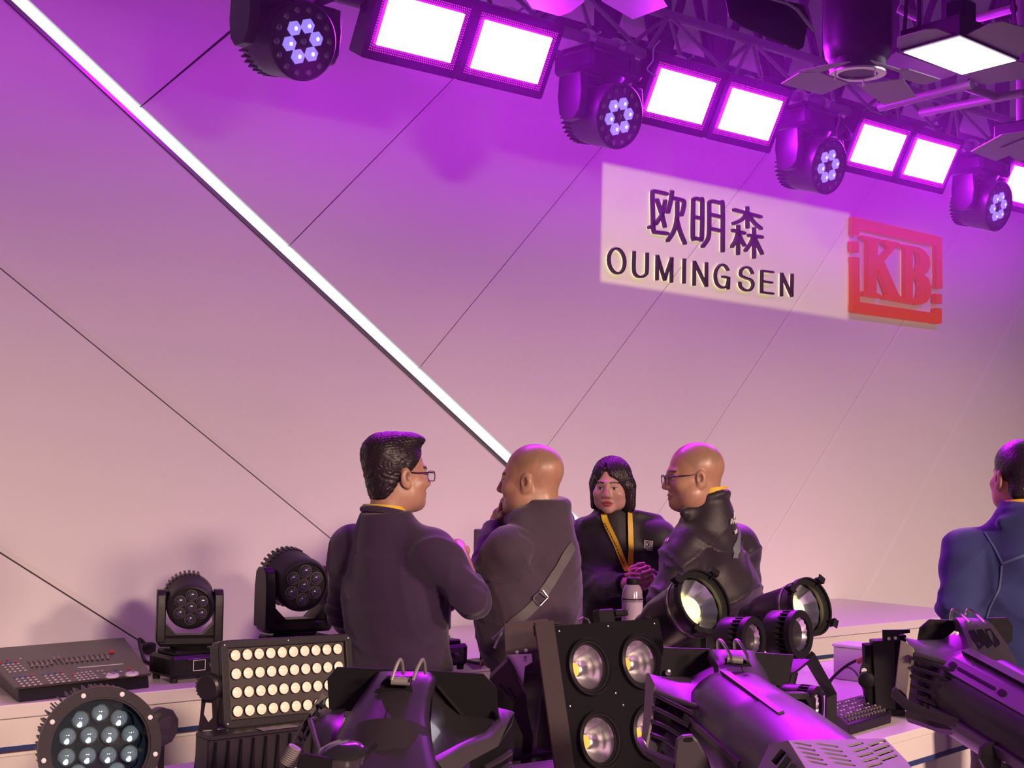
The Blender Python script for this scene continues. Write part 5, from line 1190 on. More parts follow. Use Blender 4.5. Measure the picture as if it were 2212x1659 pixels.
for da in (.75, -.30, -.78):
    a = ang0+da; m.strap([BF @ V((.101*math.cos(a), .101*math.sin(a), z)) for z in (-.01, .40)], M2 @ V((math.cos(a), math.sin(a), 0)), .020 if da != -.30 else .034, .010)
part('barrel_rail', m, M_shell2, t, smooth=0)
a = ang0-.30
for z in (.015, .19):
    p = BF @ V((.107*math.cos(a), .107*math.sin(a), z)); m = MB().prism(slot(0, 0, .022, .014), 0, .001, frame(p, M2 @ V((math.cos(a), math.sin(a), 0)), ax)); part('rail_hole', m, M_matte, t, smooth=0)
m = MB(); m.strap([BF @ V((.107*math.cos(a), .107*math.sin(a), z)) for z in (.035, .165)], M2 @ V((math.cos(a), math.sin(a), 0)), .006, .002); part('rail_groove', m, M_matte, t, smooth=0)
m = MB(); sheet(m, [[(1960, 1530, 2.99), (1956, 1548, 2.99), (1962, 1560, 3.0)], [(2010, 1548, 2.95), (2006, 1566, 2.95), (2010, 1576, 2.96)], [(2020, 1552, 2.94), (2022, 1572, 2.94), (2034, 1585, 2.95)], [(2075, 1566, 2.89), (2075, 1580, 2.89), (2082, 1592, 2.9)]]); part('belly_cover', m, M_shell2, t, smooth=30)
kf = frame(at(2150, 1635, 2.75), cdir(-.2, .2, -1)); m = MB().lathe([(.03, -.03), (.032, 0), (.030, .018), (.010, .024)], kf, 10); part('tilt_knob', m, M_dark, t)
m = MB(); m.slab(PT([(2165, 1622), (2230, 1622), (2230, 1690), (2160, 1690)], 2.72), .008); part('yoke_plate', m, M_gun, t, smooth=0, bevel=.002); m = MB(); screw(m, frame(at(2172, 1641, 2.718), -fwd), .006); part('yoke_bolt', m, M_steel, t)
m = MB(); m.slab(PT([(2128, 1612), (2190, 1612), (2192, 1625), (2165, 1632), (2150, 1628), (2130, 1632)], 2.78), .01); m.cyl(at(2190, 1680, 2.75), V((*at(2190, 1680, 2.75)[:2], CT+.01)), .02, seg=12); m.lathe([(.12, .0), (.12, .012), (.04, .02)], T(*at(2190, 1680, 2.75)[:2], CT+.001), 24); part('stand', m, M_dark, t)

# ---- floor-standing flood with folded leaves between the men
t = thing('folding_flood', 'brownish folding flood on strutted legs between the central spot and the blinder', 'stage light', at(1110, 1720, 4.35)); t.location.z = CT; ORG[t.name] = V(t.location)
M_tan = mat('brown_grey_leaf', (.07, .048, .048), .6, var=.1)
m = MB(); m.slab(PT([(1090, 1347), (1184, 1337), (1177, 1408), (1150, 1412), (1092, 1414)], 4.40), .006); part('folding_leaf', m, M_tan, t, smooth=0)
m = MB(); m.slab(PT([(1094, 1412), (1148, 1406), (1150, 1430), (1134, 1440), (1128, 1500), (1112, 1470), (1097, 1440)], 4.42), .006); part('silver_bracket', m, M_steel, t, smooth=0)
for x, y in ((1117, 1409), (1136, 1405), (1134, 1426)):
    m = MB(); screw(m, frame(at(x, y, 4.40), -fwd), .006); part('bracket_bolt', m, M_white, t)
m = MB(); m.slab(PT([(1056, 1468), (1097, 1428), (1112, 1452), (1134, 1500), (1110, 1519)], 4.36), .08); part('lamp_box', m, M_tan, t, smooth=0, bevel=.004)
for k in range(2):
    m = MB(); m.strap(PT([(1079+18*k, 1478+8*k, 4.355), (1098+16*k, 1502+8*k, 4.355)]), -fwd, .004, .002); part('box_slot', m, M_dark, t, smooth=0)
m = MB(); m.slab(PT([(1112, 1516), (1136, 1498), (1140, 1540), (1152, 1588), (1146, 1660), (1128, 1720), (1118, 1720), (1130, 1590), (1106, 1535)], 4.34), .012); part('strut_leg', m, M_brown, t, smooth=0)
m = MB(); m.tube(spline(PT([(1064, 1381, 4.42), (1080, 1368, 4.42), (1088, 1358, 4.42), (1080, 1372, 4.40), (1068, 1400, 4.40)]), 5), .005, 8); part('silver_ring', m, M_steel, t)
a = at(1125, 1700, 4.34); m = MB().box(.16, .10, .012, T(a.x, a.y, CT+.007)); part('foot_plate', m, M_dark, t, smooth=0)
m = MB(); m.slab(PT([(1134, 1560), (1150, 1570), (1147, 1660), (1138, 1660)], 4.36), .005); part('pale_edge', m, M_white, t, smooth=0)
# ------------------------------------------------------------------ people: smooth distance fields turned into one surface each
def A3(v): return np.array((v[0], v[1], v[2]), dtype=np.float32)
def smin(a, b, k): h = np.clip(.5+.5*(b-a)/k, 0, 1); return b*(1-h)+a*h-k*h*(1-h)
def smax(a, b, k): return -smin(-a, -b, k)
def ellip(P, c, r, B=None):
    q = P-A3(c)
    if B is not None: q = q @ B
    r = np.array(r, dtype=np.float32); k0 = np.sqrt(((q/r)**2).sum(-1)); k1 = np.sqrt(((q/(r*r))**2).sum(-1))+1e-9
    return k0*(k0-1)/k1
def rcone(P, a, b, ra, rb):
    a, b = A3(a), A3(b); ab = b-a; t = np.clip(((P-a)@ab)/max(1e-9, float(ab@ab)), 0, 1)
    return np.sqrt(((P-a-t[..., None]*ab)**2).sum(-1)) - (ra+(rb-ra)*t)
def nets(fn, lo, hi, h):
    """surface nets: mesh of fn = 0"""
    lo = np.array(lo, dtype=np.float32); hi = np.array(hi, dtype=np.float32); n = np.ceil((hi-lo)/h).astype(int)+1
    g = [lo[i]+h*np.arange(n[i], dtype=np.float32) for i in range(3)]
    F = np.empty(n, dtype=np.float32); step = max(1, int(600000/(n[1]*n[2])))
    for i in range(0, n[0], step):
        X, Y, Z = np.meshgrid(g[0][i:i+step], g[1], g[2], indexing='ij'); F[i:i+step] = fn(np.stack((X, Y, Z), -1))
    S = F < 0
    cnt = sum(S[i:n[0]-1+i, j:n[1]-1+j, k:n[2]-1+k].astype(np.int8) for i in (0, 1) for j in (0, 1) for k in (0, 1))
    act = (cnt > 0) & (cnt < 8); idx = -np.ones(act.shape, dtype=np.int64); cells = np.argwhere(act); idx[act] = np.arange(len(cells))
    acc = np.zeros((len(cells), 3)); num = np.zeros(len(cells)); c = cells
    for ax in range(3):
        o = [i for i in range(3) if i != ax]
        for u in (0, 1):
            for v in (0, 1):
                p = c.copy(); p[:, o[0]] += u; p[:, o[1]] += v; q = p.copy(); q[:, ax] += 1
                fa = F[p[:, 0], p[:, 1], p[:, 2]]; fb = F[q[:, 0], q[:, 1], q[:, 2]]; m = (fa < 0) != (fb < 0)
                t = np.where(m, fa/np.where(m, fa-fb, 1), 0); pt = p.astype(float); pt[:, ax] += t
                acc[m] += pt[m]; num[m] += 1
    verts = lo+h*(acc/np.maximum(num, 1)[:, None]); faces = []
    for ax in range(3):
        o = [i for i in range(3) if i != ax]; sl0 = [slice(None)]*3; sl1 = [slice(None)]*3; sl0[ax] = slice(0, -1); sl1[ax] = slice(1, None)
        d = S[tuple(sl0)] != S[tuple(sl1)]; e = np.argwhere(d); e = e[(e[:, o[0]] > 0) & (e[:, o[1]] > 0) & (e[:, o[0]] < n[o[0]]-1) & (e[:, o[1]] < n[o[1]]-1)]
        flip = S[tuple(sl0)][e[:, 0], e[:, 1], e[:, 2]] ^ (ax == 1); Q = []
        for (u, v) in ((-1, -1), (0, -1), (0, 0), (-1, 0)):
            p = e.copy(); p[:, o[0]] += u; p[:, o[1]] += v; Q.append(idx[p[:, 0], p[:, 1], p[:, 2]])
        Q = np.stack(Q, 1); Q[~flip] = Q[~flip][:, ::-1]; faces.append(Q)
    faces = np.concatenate(faces); faces = faces[(faces >= 0).all(1)]
    return verts, faces
def field_obj(name, pieces, m, parent, smooth_it=1, color=None, label=None):
    """pieces: [(fn, lo, hi, h)] joined into one mesh object"""
    V_, F_, n = [], [], 0
    for (fn, lo, hi, h) in pieces:
        v, f = nets(fn, lo, hi, h)
        if not len(v): continue
        for _ in range(smooth_it):                          # light relaxation
            s = np.zeros_like(v); c = np.zeros(len(v))
            for k in range(4):
                a, b = f[:, k], f[:, (k+1) % 4]; np.add.at(s, a, v[b]); np.add.at(c, a, 1); np.add.at(s, b, v[a]); np.add.at(c, b, 1)
            v = v*.5+.5*s/np.maximum(c, 1)[:, None]
        V_.append(v); F_.append(f+n); n += len(v)
    v = np.concatenate(V_); f = np.concatenate(F_); org = np.array(ORG[parent.name]); me = bpy.data.meshes.new(name)
    me.vertices.add(len(v)); me.vertices.foreach_set('co', (v-org).astype(np.float32).ravel())
    me.loops.add(len(f)*4); me.loops.foreach_set('vertex_index', f.astype(np.int32).ravel())
    me.polygons.add(len(f)); me.polygons.foreach_set('loop_start', np.arange(0, len(f)*4, 4, dtype=np.int32)); me.polygons.foreach_set('loop_total', np.full(len(f), 4, dtype=np.int32))
    me.update(); me.validate(); me.materials.append(m); me.shade_smooth()
    if color is not None:
        at_ = me.color_attributes.new('tint', 'FLOAT_COLOR', 'POINT'); at_.data.foreach_set('color', color(v).astype(np.float32).ravel())
    o = link(name, me, parent); ORG[o.name] = ORG[parent.name]
    if label: o['label'] = label
    o_bvh[o.name] = None
    return o
o_bvh = {}
from mathutils.bvhtree import BVHTree
def bvh_of(objs):
    vs, fs, n = [], [], 0
    for o in objs:
        org = ORG[o.name]; vv = [v.co+org for v in o.data.vertices]; vs += vv; fs += [[i+n for i in p.vertices] for p in o.data.polygons]; n += len(vv)
    return BVHTree.FromPolygons(vs, fs)
def on_surf(bv, px, py, off=.004):
    r = ray(px, py).normalized(); hit = bv.ray_cast(EYE, r)
    if hit[0] is None: return None
    nrm = hit[1] if hit[1].dot(r) < 0 else -hit[1]; return hit[0]+nrm*off, nrm
def surf_strap(mb_, bv, pts, w_, t_=.003, off=.004, n=6):
    """flat band lying on a surface along picture points"""
    P = []; Nn = []
    for i in range(len(pts)-1):
        for k in range(n): u = k/n; P.append((pts[i][0]*(1-u)+pts[i+1][0]*u, pts[i][1]*(1-u)+pts[i+1][1]*u))
    P.append(pts[-1]); q = []; nn = []
    for p in P:
        h = on_surf(bv, *p, off)
        if h: q.append(h[0]); nn.append(h[1])
    if len(q) > 1:
        for i in range(1, len(q)-1): q[i] = (q[i-1]+q[i]*2+q[i+1])/4
        mb_.strap(q, nn, w_, t_)
    return mb_
# skin with a painted tint (lips, brows, shaved scalp, shade of the ear hollow)
M_skin, N, L = nodemat('skin'); b_ = N['Principled BSDF']; at_n = N.new('ShaderNodeVertexColor'); at_n.layer_name = 'tint'; ns = N.new('ShaderNodeTexNoise'); ns.inputs['Scale'].default_value = 35
mx = N.new('ShaderNodeMix'); mx.data_type = 'RGBA'; mx.blend_type = 'MULTIPLY'; mx.inputs[0].default_value = .25
L.new(at_n.outputs['Color'], mx.inputs[6]); L.new(ns.outputs['Fac'], mx.inputs[7]); L.new(mx.outputs[2], b_.inputs['Base Color']); b_.inputs['Roughness'].default_value = .42; b_.inputs['Subsurface Weight'].default_value = .08; b_.inputs['Subsurface Radius'].default_value = (.02, .008, .004)
b_.inputs['Coat Weight'].default_value = .12; b_.inputs['Coat Roughness'].default_value = .25
M_hair = mat('black_hair', (.020, .012, .015), .36, var=.6, scale=150, bump=.5)
def cloth(name, col, rough=.85, bump=.25, scale=240, var=.12):
    m = mat(name, col, rough, var=var, scale=scale, bump=bump); m.node_tree.nodes['Principled BSDF'].inputs['Sheen Weight'].default_value = .25; return m
M_sweater = cloth('charcoal_purple_knit', (.036, .016, .048)); M_hoodie = cloth('grey_marl_hoodie', (.058, .036, .058), var=.25)
M_jacket = cloth('black_jacket_fabric', (.018, .013, .017), .6); M_jacket2 = cloth('dark_windbreaker', (.016, .010, .015), .5)
M_denim = cloth('blue_denim', (.020, .028, .115), var=.35, scale=320); M_trouser = cloth('dark_brown_trousers', (.035, .024, .024)); M_tee = cloth('navy_tee', (.016, .018, .030))
M_yellow = mat('yellow_lanyard', (.80, .52, .03), .5, var=.05); M_shoe = mat('dark_shoe', (.02, .018, .018), .5)
M_frame = mat('dark_spectacle_wire', (.03, .02, .025), .3, .6)
def hbasis(face, upv=(0, 0, 1), roll=0):
    y = V(face).normalized(); x = y.cross(V(upv)).normalized(); z = x.cross(y)
    if roll: q = Matrix.Rotation(math.radians(roll), 3, y); x = q @ x; z = q @ z
    return np.array([[x.x, y.x, z.x], [x.y, y.y, z.y], [x.z, y.z, z.z]], dtype=np.float32)
def head_field(c, B, s, fat=0., fem=False):
    c = A3(c)
    def fn(P):
        q = ((P-c) @ B)/s; x = q.copy(); x[..., 0] = np.abs(q[..., 0])       # mirrored halves
        d = ellip(q, (0, -.018, .030), (.076+.004*fat, .098, .086))
        d = smin(d, ellip(q, (0, .028, -.035), (.060+.010*fat, .066, .080)), .03)
        d = smin(d, ellip(x, (.042+.008*fat, .018, -.066), (.026+.010*fat, .042, .034)), .03)
        if fat: d = smin(d, ellip(q, (0, .020, -.092), (.058+.012*fat, .058, .034+.01*fat)), .03)
        d = smin(d, ellip(q, (0, .070, -.098), (.022, .022, .019)), .028)
        d = smin(d, ellip(x, (.043, .058, -.032), (.024, .026, .022)), .02)
        d = smin(d, rcone(x, (0, .083, .014), (.036, .074, .014), .012, .010), .016)
        d = smax(d, -ellip(x, (.031, .104, -.005), (.017, .016, .010)), .012)
        d = smin(d, ellip(x, (.031, .0765, -.006), (.0135, .0125, .0115)), .003)
        d = smin(d, rcone(x, (.018, .0865, .000), (.044, .075, .000), .0032, .0028), .003)      # upper lid
        d = smin(d, rcone(q, (0, .088, .004), (0, .106 if not fem else .102, -.034), .008, .0115), .010)
        d = smin(d, ellip(x, (.0125, .096, -.040), (.0085, .011, .0075)), .007)
        d = smin(d, ellip(q, (0, .0855, -.066), (.026, .0125, .0075)), .006); d = smin(d, ellip(q, (0, .0845, -.0775), (.021, .0125, .0075)), .006)
        d = smax(d, -ellip(q, (0, .101, -.0715), (.027, .0095, .0016)), .002)
        # ears
        e = ellip(x, (.080, -.010, -.014), (.0085, .0195, .032)); e = smax(e, -ellip(x, (.091, -.004, -.010), (.0095, .0115, .020)), .003)
        e = smin(e, ellip(x, (.079, -.001, -.040), (.0065, .010, .010)), .008)
        d = smin(d, e, .006)
        d = smin(d, rcone(q, (0, -.028, -.055), (0, -.050, -.20), .054+.012*fat-(.008 if fem else 0), .062+.012*fat-(.01 if fem else 0)), .03)
        return d*s
    return fn
def skin_color(c, B, s, base=(.52, .27, .17), shaved=False, lips=(.42, .12, .10), brow=(.06, .035, .03)):
    c = A3(c)
    def fn(v):
        q = ((v.astype(np.float32)-c) @ B)/s; X, Y, Z = np.abs(q[:, 0]), q[:, 1], q[:, 2]; col = np.tile(np.array((*base, 1.), dtype=np.float32), (len(v), 1))
        near = (np.abs(q) < .22).all(1)
        def mixin(mask, cc): m = np.clip(mask*near, 0, 1)[:, None]; col[:, :3] = col[:, :3]*(1-m)+np.array(cc)*m
        if shaved: mixin(np.clip((Z-(.022-.55*(Y+.0)*(Y < .02)-.03*(Y < -.05)) - np.where(Y > .02, (Y-.02)*1.1, 0))/.02, 0, 1)*.55, (.26, .17, .09))
        mixin(np.clip(1-np.maximum(X/.045, np.abs(Z+.020)/.03), 0, 1)*(Y > .05)*.15, (.6, .22, .15))
        mixin(((X/.024)**2+((Z+.072)/.0125)**2 < 1)*(Y > .075)*.85, lips)
        mixin(np.clip(1.6-np.abs(Z-(.019-.10*np.abs(X-.03)))/.0038, 0, 1)*(X > .012)*(X < .050)*(Y > .055), brow)
        er = np.sqrt((X-.031)**2+(Z+.006)**2); mixin((np.abs(X-.031) < .0125)*(np.abs(Z+.0065) < .0045)*(Y > .070), (.55, .50, .48)); mixin((er < .0052)*(Y > .07), (.02, .012, .01))
        mixin((np.abs(Z+.0005-.0) < .0016)*(np.abs(X-.031) < .015)*(Y > .07), (.05, .03, .03))
        mixin((((X-.087)/.01)**2+((Y+.005)/.009)**2+((Z+.010)/.015)**2 < 1)*.75, (.22, .08, .06))  # ear hollow darkened in the colour, in place of shade
        return col
    return fn
def hand_prims(w_, d, nrm, side=1, curl=.6, s=1., spread=.35):
    """wrist point, direction of the fingers, back-of-hand normal; returns capsules"""
    y = V(d).normalized(); z = V(nrm); z = (z-y*z.dot(y)).normalized(); x = y.cross(z)*side; w_ = V(w_); out = []
    out.append((w_-y*.02, w_+y*.03, .024*s, .026*s))
    for i, off in enumerate((-.030, -.010, .010, .029)):
        b0 = w_+y*.025*s+x*off*.6*s; k = w_+y*(.088-.006*abs(i-1.2))*s+x*off*s; out.append((b0, k, .0125*s, .0105*s))
        ln = (.042, .047, .044, .034)[i]*s; a = curl; p = k; dirv = (y+x*off*spread*4)
        for j, f in enumerate((1., .68, .55)):
            dv = (dirv.normalized()*math.cos(a)-z*math.sin(a)); e = p+dv*ln*f; out.append((p, e, (.0095, .0088, .0080)[j]*s, (.0088, .0080, .0070)[j]*s)); p = e; a += curl*.8
    t0 = w_+y*.02*s-x*.025*s; t1 = t0+(y*.7-x*.6-z*.3).normalized()*.042*s; t2 = t1+(y*.9-x*.1-z*.4).normalized()*.032*s; t3 = t2+(y*.9+x*.15-z*.4).normalized()*.024*s
    out += [(w_+y*.01*s, t1, .015*s, .013*s), (t1, t2, .012*s, .0105*s), (t2, t3, .0105*s, .009*s)]
    return out
def caps_field(caps, k=.006):
    def fn(P):
        d = None
        for (a, b, ra, rb) in caps:
            e = rcone(P, a, b, ra, rb); d = e if d is None else smin(d, e, k)
        return d
    return fn
def bounds(pts, pad): a = np.array([tuple(p) for p in pts]); return a.min(0)-pad, a.max(0)+pad
def wrinkle(P, amp, seed=0, freq=1.):
    x, y, z = P[..., 0], P[..., 1], P[..., 2]; f = freq
    w1 = 5*x+4*y+1.5*np.sin(6*z+seed); a_ = np.abs(np.sin(9*z+w1+2*np.sin(7*(x-y)+seed))); b_ = np.abs(np.sin(7*(x+y)-11*z+2*np.sin(5*z-4*x+seed)))
    amp0 = amp; fold = -amp*1.1*(np.exp(-a_*6)+np.exp(-b_*7)); amp = amp*.45
    return fold + wr2(P, amp, seed, freq)
def wr2(P, amp, seed, f):
    x, y, z = P[..., 0], P[..., 1], P[..., 2]
    return amp*(np.sin(38*f*z+7*np.sin(9*x+5*y+seed)+12*x)*.5+np.sin(23*f*(x-y)+6*np.sin(11*z+seed*2))*.5+.5*np.sin(61*f*(z*.7+x*.5-y*.4)+3*np.sin(17*y+seed)))
def person(name, label, J, face, head_c, hs=1., fat=0., fem=False, shaved=False, top=None, mt=None, hands=(), sleeve=(1., 1.), wr_amp=.003, hroll=0, hem=None, base=(.52, .27, .17), bulk=1., lips=(.42, .12, .10), collar=.0, extra=None, ring=None, loose=.010):
    """J: joints in world space; returns root and the garment"""
    pelvis = (J['hipL']+J['hipR'])/2; root = thing(name, label, 'person', (pelvis.x, pelvis.y, 0)); shm = (J['shL']+J['shR'])/2
    side = (J['shR']-J['shL']).normalized(); upv = (shm-pelvis).normalized(); fr = upv.cross(side).normalized(); side = fr.cross(upv)      # fr points out of the chest
    Bt = np.array([[side.x, fr.x, upv.x], [side.y, fr.y, upv.y], [side.z, fr.z, upv.z]], dtype=np.float32)
    Hb = hbasis(face, roll=hroll); hf = head_field(head_c, Hb, hs, fat, fem); neck0 = V(head_c)+V((Hb @ np.array((0, -.045, -.15), dtype=np.float32)*hs).tolist())
    hl = (shm-pelvis).length; g = fat
    def torso(P, infl):
        d = ellip(P, shm-upv*.16+fr*.0, ((.172+.02*g)*bulk+infl, (.110+.025*g)*bulk+infl, .175+infl), Bt)
        d = smin(d, ellip(P, shm-upv*(hl*.58)+fr*.02*g, ((.150+.035*g)*bulk+infl, (.108+.045*g)*bulk+infl, .20+infl), Bt), .06)
        d = smin(d, ellip(P, pelvis+upv*.02, ((.158+.02*g)*bulk+infl, (.112+.03*g)*bulk+infl, .15+infl), Bt), .05)
        for s in ('L', 'R'):
            d = smin(d, rcone(P, neck0-upv*.015, J['sh'+s]-upv*.008, .056+infl, .040+infl), .05); d = smin(d, rcone(P, J['sh'+s], J['sh'+s]+(J['el'+s]-J['sh'+s])*.2, .049*bulk+infl, .052*bulk+infl), .04)
        return d
    def arm(P, s, infl, cut=1., tmax=1.):
        e, w_ = J['el'+s], J['wr'+s]; we = e+(w_-e)*tmax
        d = rcone(P, J['sh'+s], e, .052*bulk+infl, .043*bulk+infl); d2 = rcone(P, e, we, .043*bulk+infl, (.043*(1-tmax)+.030*tmax)+infl)
        d = smin(d, d2, .02)
        if tmax < 1.01:
            ax = A3((w_-e).normalized()); d = np.maximum(d, (P-A3(we))@ax)
        return d
    # skin: head, trunk core, arms and hands as one mesh
    bl, bh = bounds([head_c], .0); c = np.array(tuple(head_c)); R_ = .175*hs
    pieces = [(lambda P: np.maximum(hf(P), -(P[..., 2]-(neck0.z-.06))), (c[0]-R_, c[1]-R_, neck0.z-.07), (c[0]+R_, c[1]+R_, c[2]+.14*hs), .0026 if name else .004)]
    lo, hi = bounds([J[k] for k in ('shL', 'shR', 'elL', 'elR', 'wrL', 'wrR', 'hipL', 'hipR', 'knL', 'knR')]+[neck0], .16)
    lo2 = np.array((lo[0], lo[1], .02))
    def legs(P, infl, cut=0.):
        d = ellip(P, pelvis, (.155*bulk+infl, .115*bulk+infl+.02*g, .12+infl), Bt)
        for s in ('L', 'R'):
            d = smin(d, rcone(P, J['hip'+s], J['kn'+s], .085+infl, .060+infl), .04); d = smin(d, rcone(P, J['kn'+s], J['an'+s], .060+infl*1.2, .042+infl*1.8), .02)
        return d
    def core(P):
        d = torso(P, -.022); d = smin(d, legs(P, -.02), .03)
        for s in ('L', 'R'): d = smin(d, arm(P, s, -.004 if s in sleeve_bare else -.016, tmax=1.02), .02)
        return smin(d, rcone(P, neck0+upv*.02, shm-upv*.05, .05, .05), .03)
    sleeve_bare = [s for s, t_ in zip('LR', sleeve) if t_ < .8]
    pieces.append((core, lo2, hi, .011))
    for (s, d, nrm, curl, sz) in hands:
        caps = hand_prims(J['wr'+s], d, nrm, 1 if s == 'R' else -1, curl, sz); fa = caps_field(caps); bl, bh = bounds([p for c_ in caps for p in c_[:2]], .03); pieces.append((fa, bl, bh, .0026))
        e, w_ = J['el'+s], J['wr'+s]; a = e+(w_-e)*.25; bl, bh = bounds([a, w_], .06); pieces.append((caps_field([(a, w_+(w_-e)*.05, .036*bulk, .027)], .01), bl, bh, .006))
    body = field_obj('body', pieces, M_skin, root, color=skin_color(head_c, Hb, hs, base, shaved, lips))
    hz = pelvis.z-.06 if hem is None else hem
    def top_fn(P):
        d = torso(P, .012)
        for s, t_ in zip('LR', sleeve): d = smin(d, arm(P, s, loose, tmax=t_), .045)
        cr_ = ring[2]-.006 if ring else .060
        d = smin(d, rcone(P, neck0+upv*(collar+.02), neck0-upv*.11, cr_, cr_+(.045 if fat < .5 else .060)), .055)
        if ring:                                         # standing collar round the neck
            r_, u0_, rad_ = ring; pr = [neck0+side*math.cos(a)*rad_+fr*math.sin(a)*(rad_+.004)+upv*(u0_-.03*math.sin(a)) for a in [2*PI*k/14 for k in range(15)]]
            dr_ = None
            for a_, b_ in zip(pr[:-1], pr[1:]): e_ = rcone(P, a_, b_, r_, r_); dr_ = e_ if dr_ is None else np.minimum(dr_, e_)
            d = smin(d, dr_, .018)
        if extra is not None: d = extra(P, d)
        d = d+wrinkle(P, wr_amp, len(label), 1.)*np.clip((neck0.z-.0-P[..., 2])/.12, .15, 1)
        for s in 'LR':
            e = A3(J['el'+s]); r = np.sqrt(((P-e)**2).sum(-1)); d = d+np.exp(-(r/.11)**2)*.0045*np.sin(95*((P-e)@A3((J['wr'+s]-J['sh'+s]).normalized()))+4*np.sin(20*P[..., 2]))
        d = np.maximum(d, hz-P[..., 2])
        hd = np.sqrt(((P-A3(neck0))**2).sum(-1)); up_n = (P-A3(neck0))@A3(upv)
        d = np.maximum(d, up_n-(.030+collar))
        return d
    gl, gh = bounds([J[k] for k in ('shL', 'shR', 'elL', 'elR', 'wrL', 'wrR')]+[neck0, pelvis], .19); gl[2] = hz-.02
    gar = field_obj(top[0], [(top_fn, gl, gh, .0066)], top[1], root)
    bl, bh = bounds([J[k] for k in ('hipL', 'hipR', 'knL', 'knR', 'anL', 'anR')], .2); bl[2] = .05; bh[2] = pelvis.z+.05
    field_obj('trousers', [(lambda P: np.maximum(legs(P, .006)+wrinkle(P, .003, 3), .07-P[..., 2]), bl, bh, .012)], mt or M_trouser, root)
    for s in ('L', 'R'):
        a = J['an'+s]; f2 = V((fr.x, fr.y, 0)).normalized(); p0 = V((a.x, a.y, .045)); 
        field_obj('shoe', [(lambda P, p0=p0, f2=f2: np.maximum(caps_field([(p0-f2*.05, p0+f2*.06, .045, .045), (p0+f2*.06, p0+f2*.16-V((0, 0, .008)), .044, .036)], .02)(P), .004-P[..., 2]), *bounds([p0-f2*.06, p0+f2*.18], .06), .01)], M_shoe, root)
    return root, gar, body, Hb, dict(side=side, fr=fr, up=upv, neck=neck0, shm=shm)
def legs_for(J, face2, w_=.10):
    """hips given; knees and ankles straight down, feet flat on the floor"""
    for s in ('L', 'R'):
        h_ = J['hip'+s]; J['kn'+s] = V((h_.x+face2.x*.02, h_.y+face2.y*.02, .49)); J['an'+s] = V((h_.x-face2.x*.02, h_.y-face2.y*.02, .09))
    return J
def hips(px, py, D, side_):
    c = at(px, py, D); return c-side_*.09, c+side_*.09       # left, right
def hdir(r, f): d = right*r+fwd*f; return V((d.x, d.y, 0)).normalized()
def hlocal(head_c, Hb, s, p): q = Hb @ (np.array(p, dtype=np.float32)*s); return V(head_c)+V(q.tolist())
def hair_obj(parent, head_c, Hb, s, fn_local, h=.0032, smooth_it=0):
    c = A3(head_c); c_ = np.array(tuple(head_c)); f = lambda P: fn_local(((P-c) @ Hb)/s)*s
    return field_obj('hair', [(f, c_-.19*s, c_+.19*s, h)], M_hair, parent, smooth_it)
def strands(q, amp, f1=120, f2=40):
    a = np.arctan2(q[..., 0], q[..., 2]+.02); return amp*(.7*np.sin(f1*a*.9+2.5*np.sin(f2*.6*q[..., 1]))+.6*np.sin(f1*1.7*a+2*np.sin(30*q[..., 2]))+.5*np.sin(90*q[..., 1]+9*a))
def glasses(parent, head_c, Hb, s, style='wire'):
    m = MB()
    for sx in (-1, 1):
        rim = [hlocal(head_c, Hb, s, (sx*.033+x, .103-.010*abs(x+ (0 if sx > 0 else 0))*0, -.010+z)) for x, z in rrect(.050, .032, .010, 3)]; m.tube(rim, .0016*s, 6, closed=True)
        m.tube([hlocal(head_c, Hb, s, p) for p in ((sx*.058, .101, .000), (sx*.070, .085, .002), (sx*.080, .03, .002), (sx*.082, -.012, .006), (sx*.080, -.030, -.006))], .0017*s, 6)
    m.tube([hlocal(head_c, Hb, s, p) for p in ((-.010, .103, -.004), (0, .106, -.002), (.010, .103, -.004))], .0016*s, 6)
    g_ = part('glasses', m, M_frame, parent)
    for sx in (-1, 1):
        m = MB(); P = [hlocal(head_c, Hb, s, (sx*.033+x, .1025, -.010+z)) for x, z in rrect(.049, .031, .010, 3)]; m.add(P, [list(range(len(P)))]); part('spectacle_lens', m, M_glass, g_, smooth=0)
    return g_
def lanyard_ring(parent, neck, side, fr, upv, r0, drop, rr=.066, rx=None, w_=.018):
    m = MB(); pts = []; nn = []
    for k in range(25):
        a = 2*PI*k/24; d = side*math.cos(a)*rr*1.05+fr*math.sin(a)*rr; pts.append(neck+d+upv*(r0-drop*(.5+.5*math.sin(a)))); nn.append(d.normalized()+upv*.35)
    m.strap(pts, nn, w_, .0025); return part('lanyard', m, M_yellow, parent, smooth=50, label='yellow lanyard')
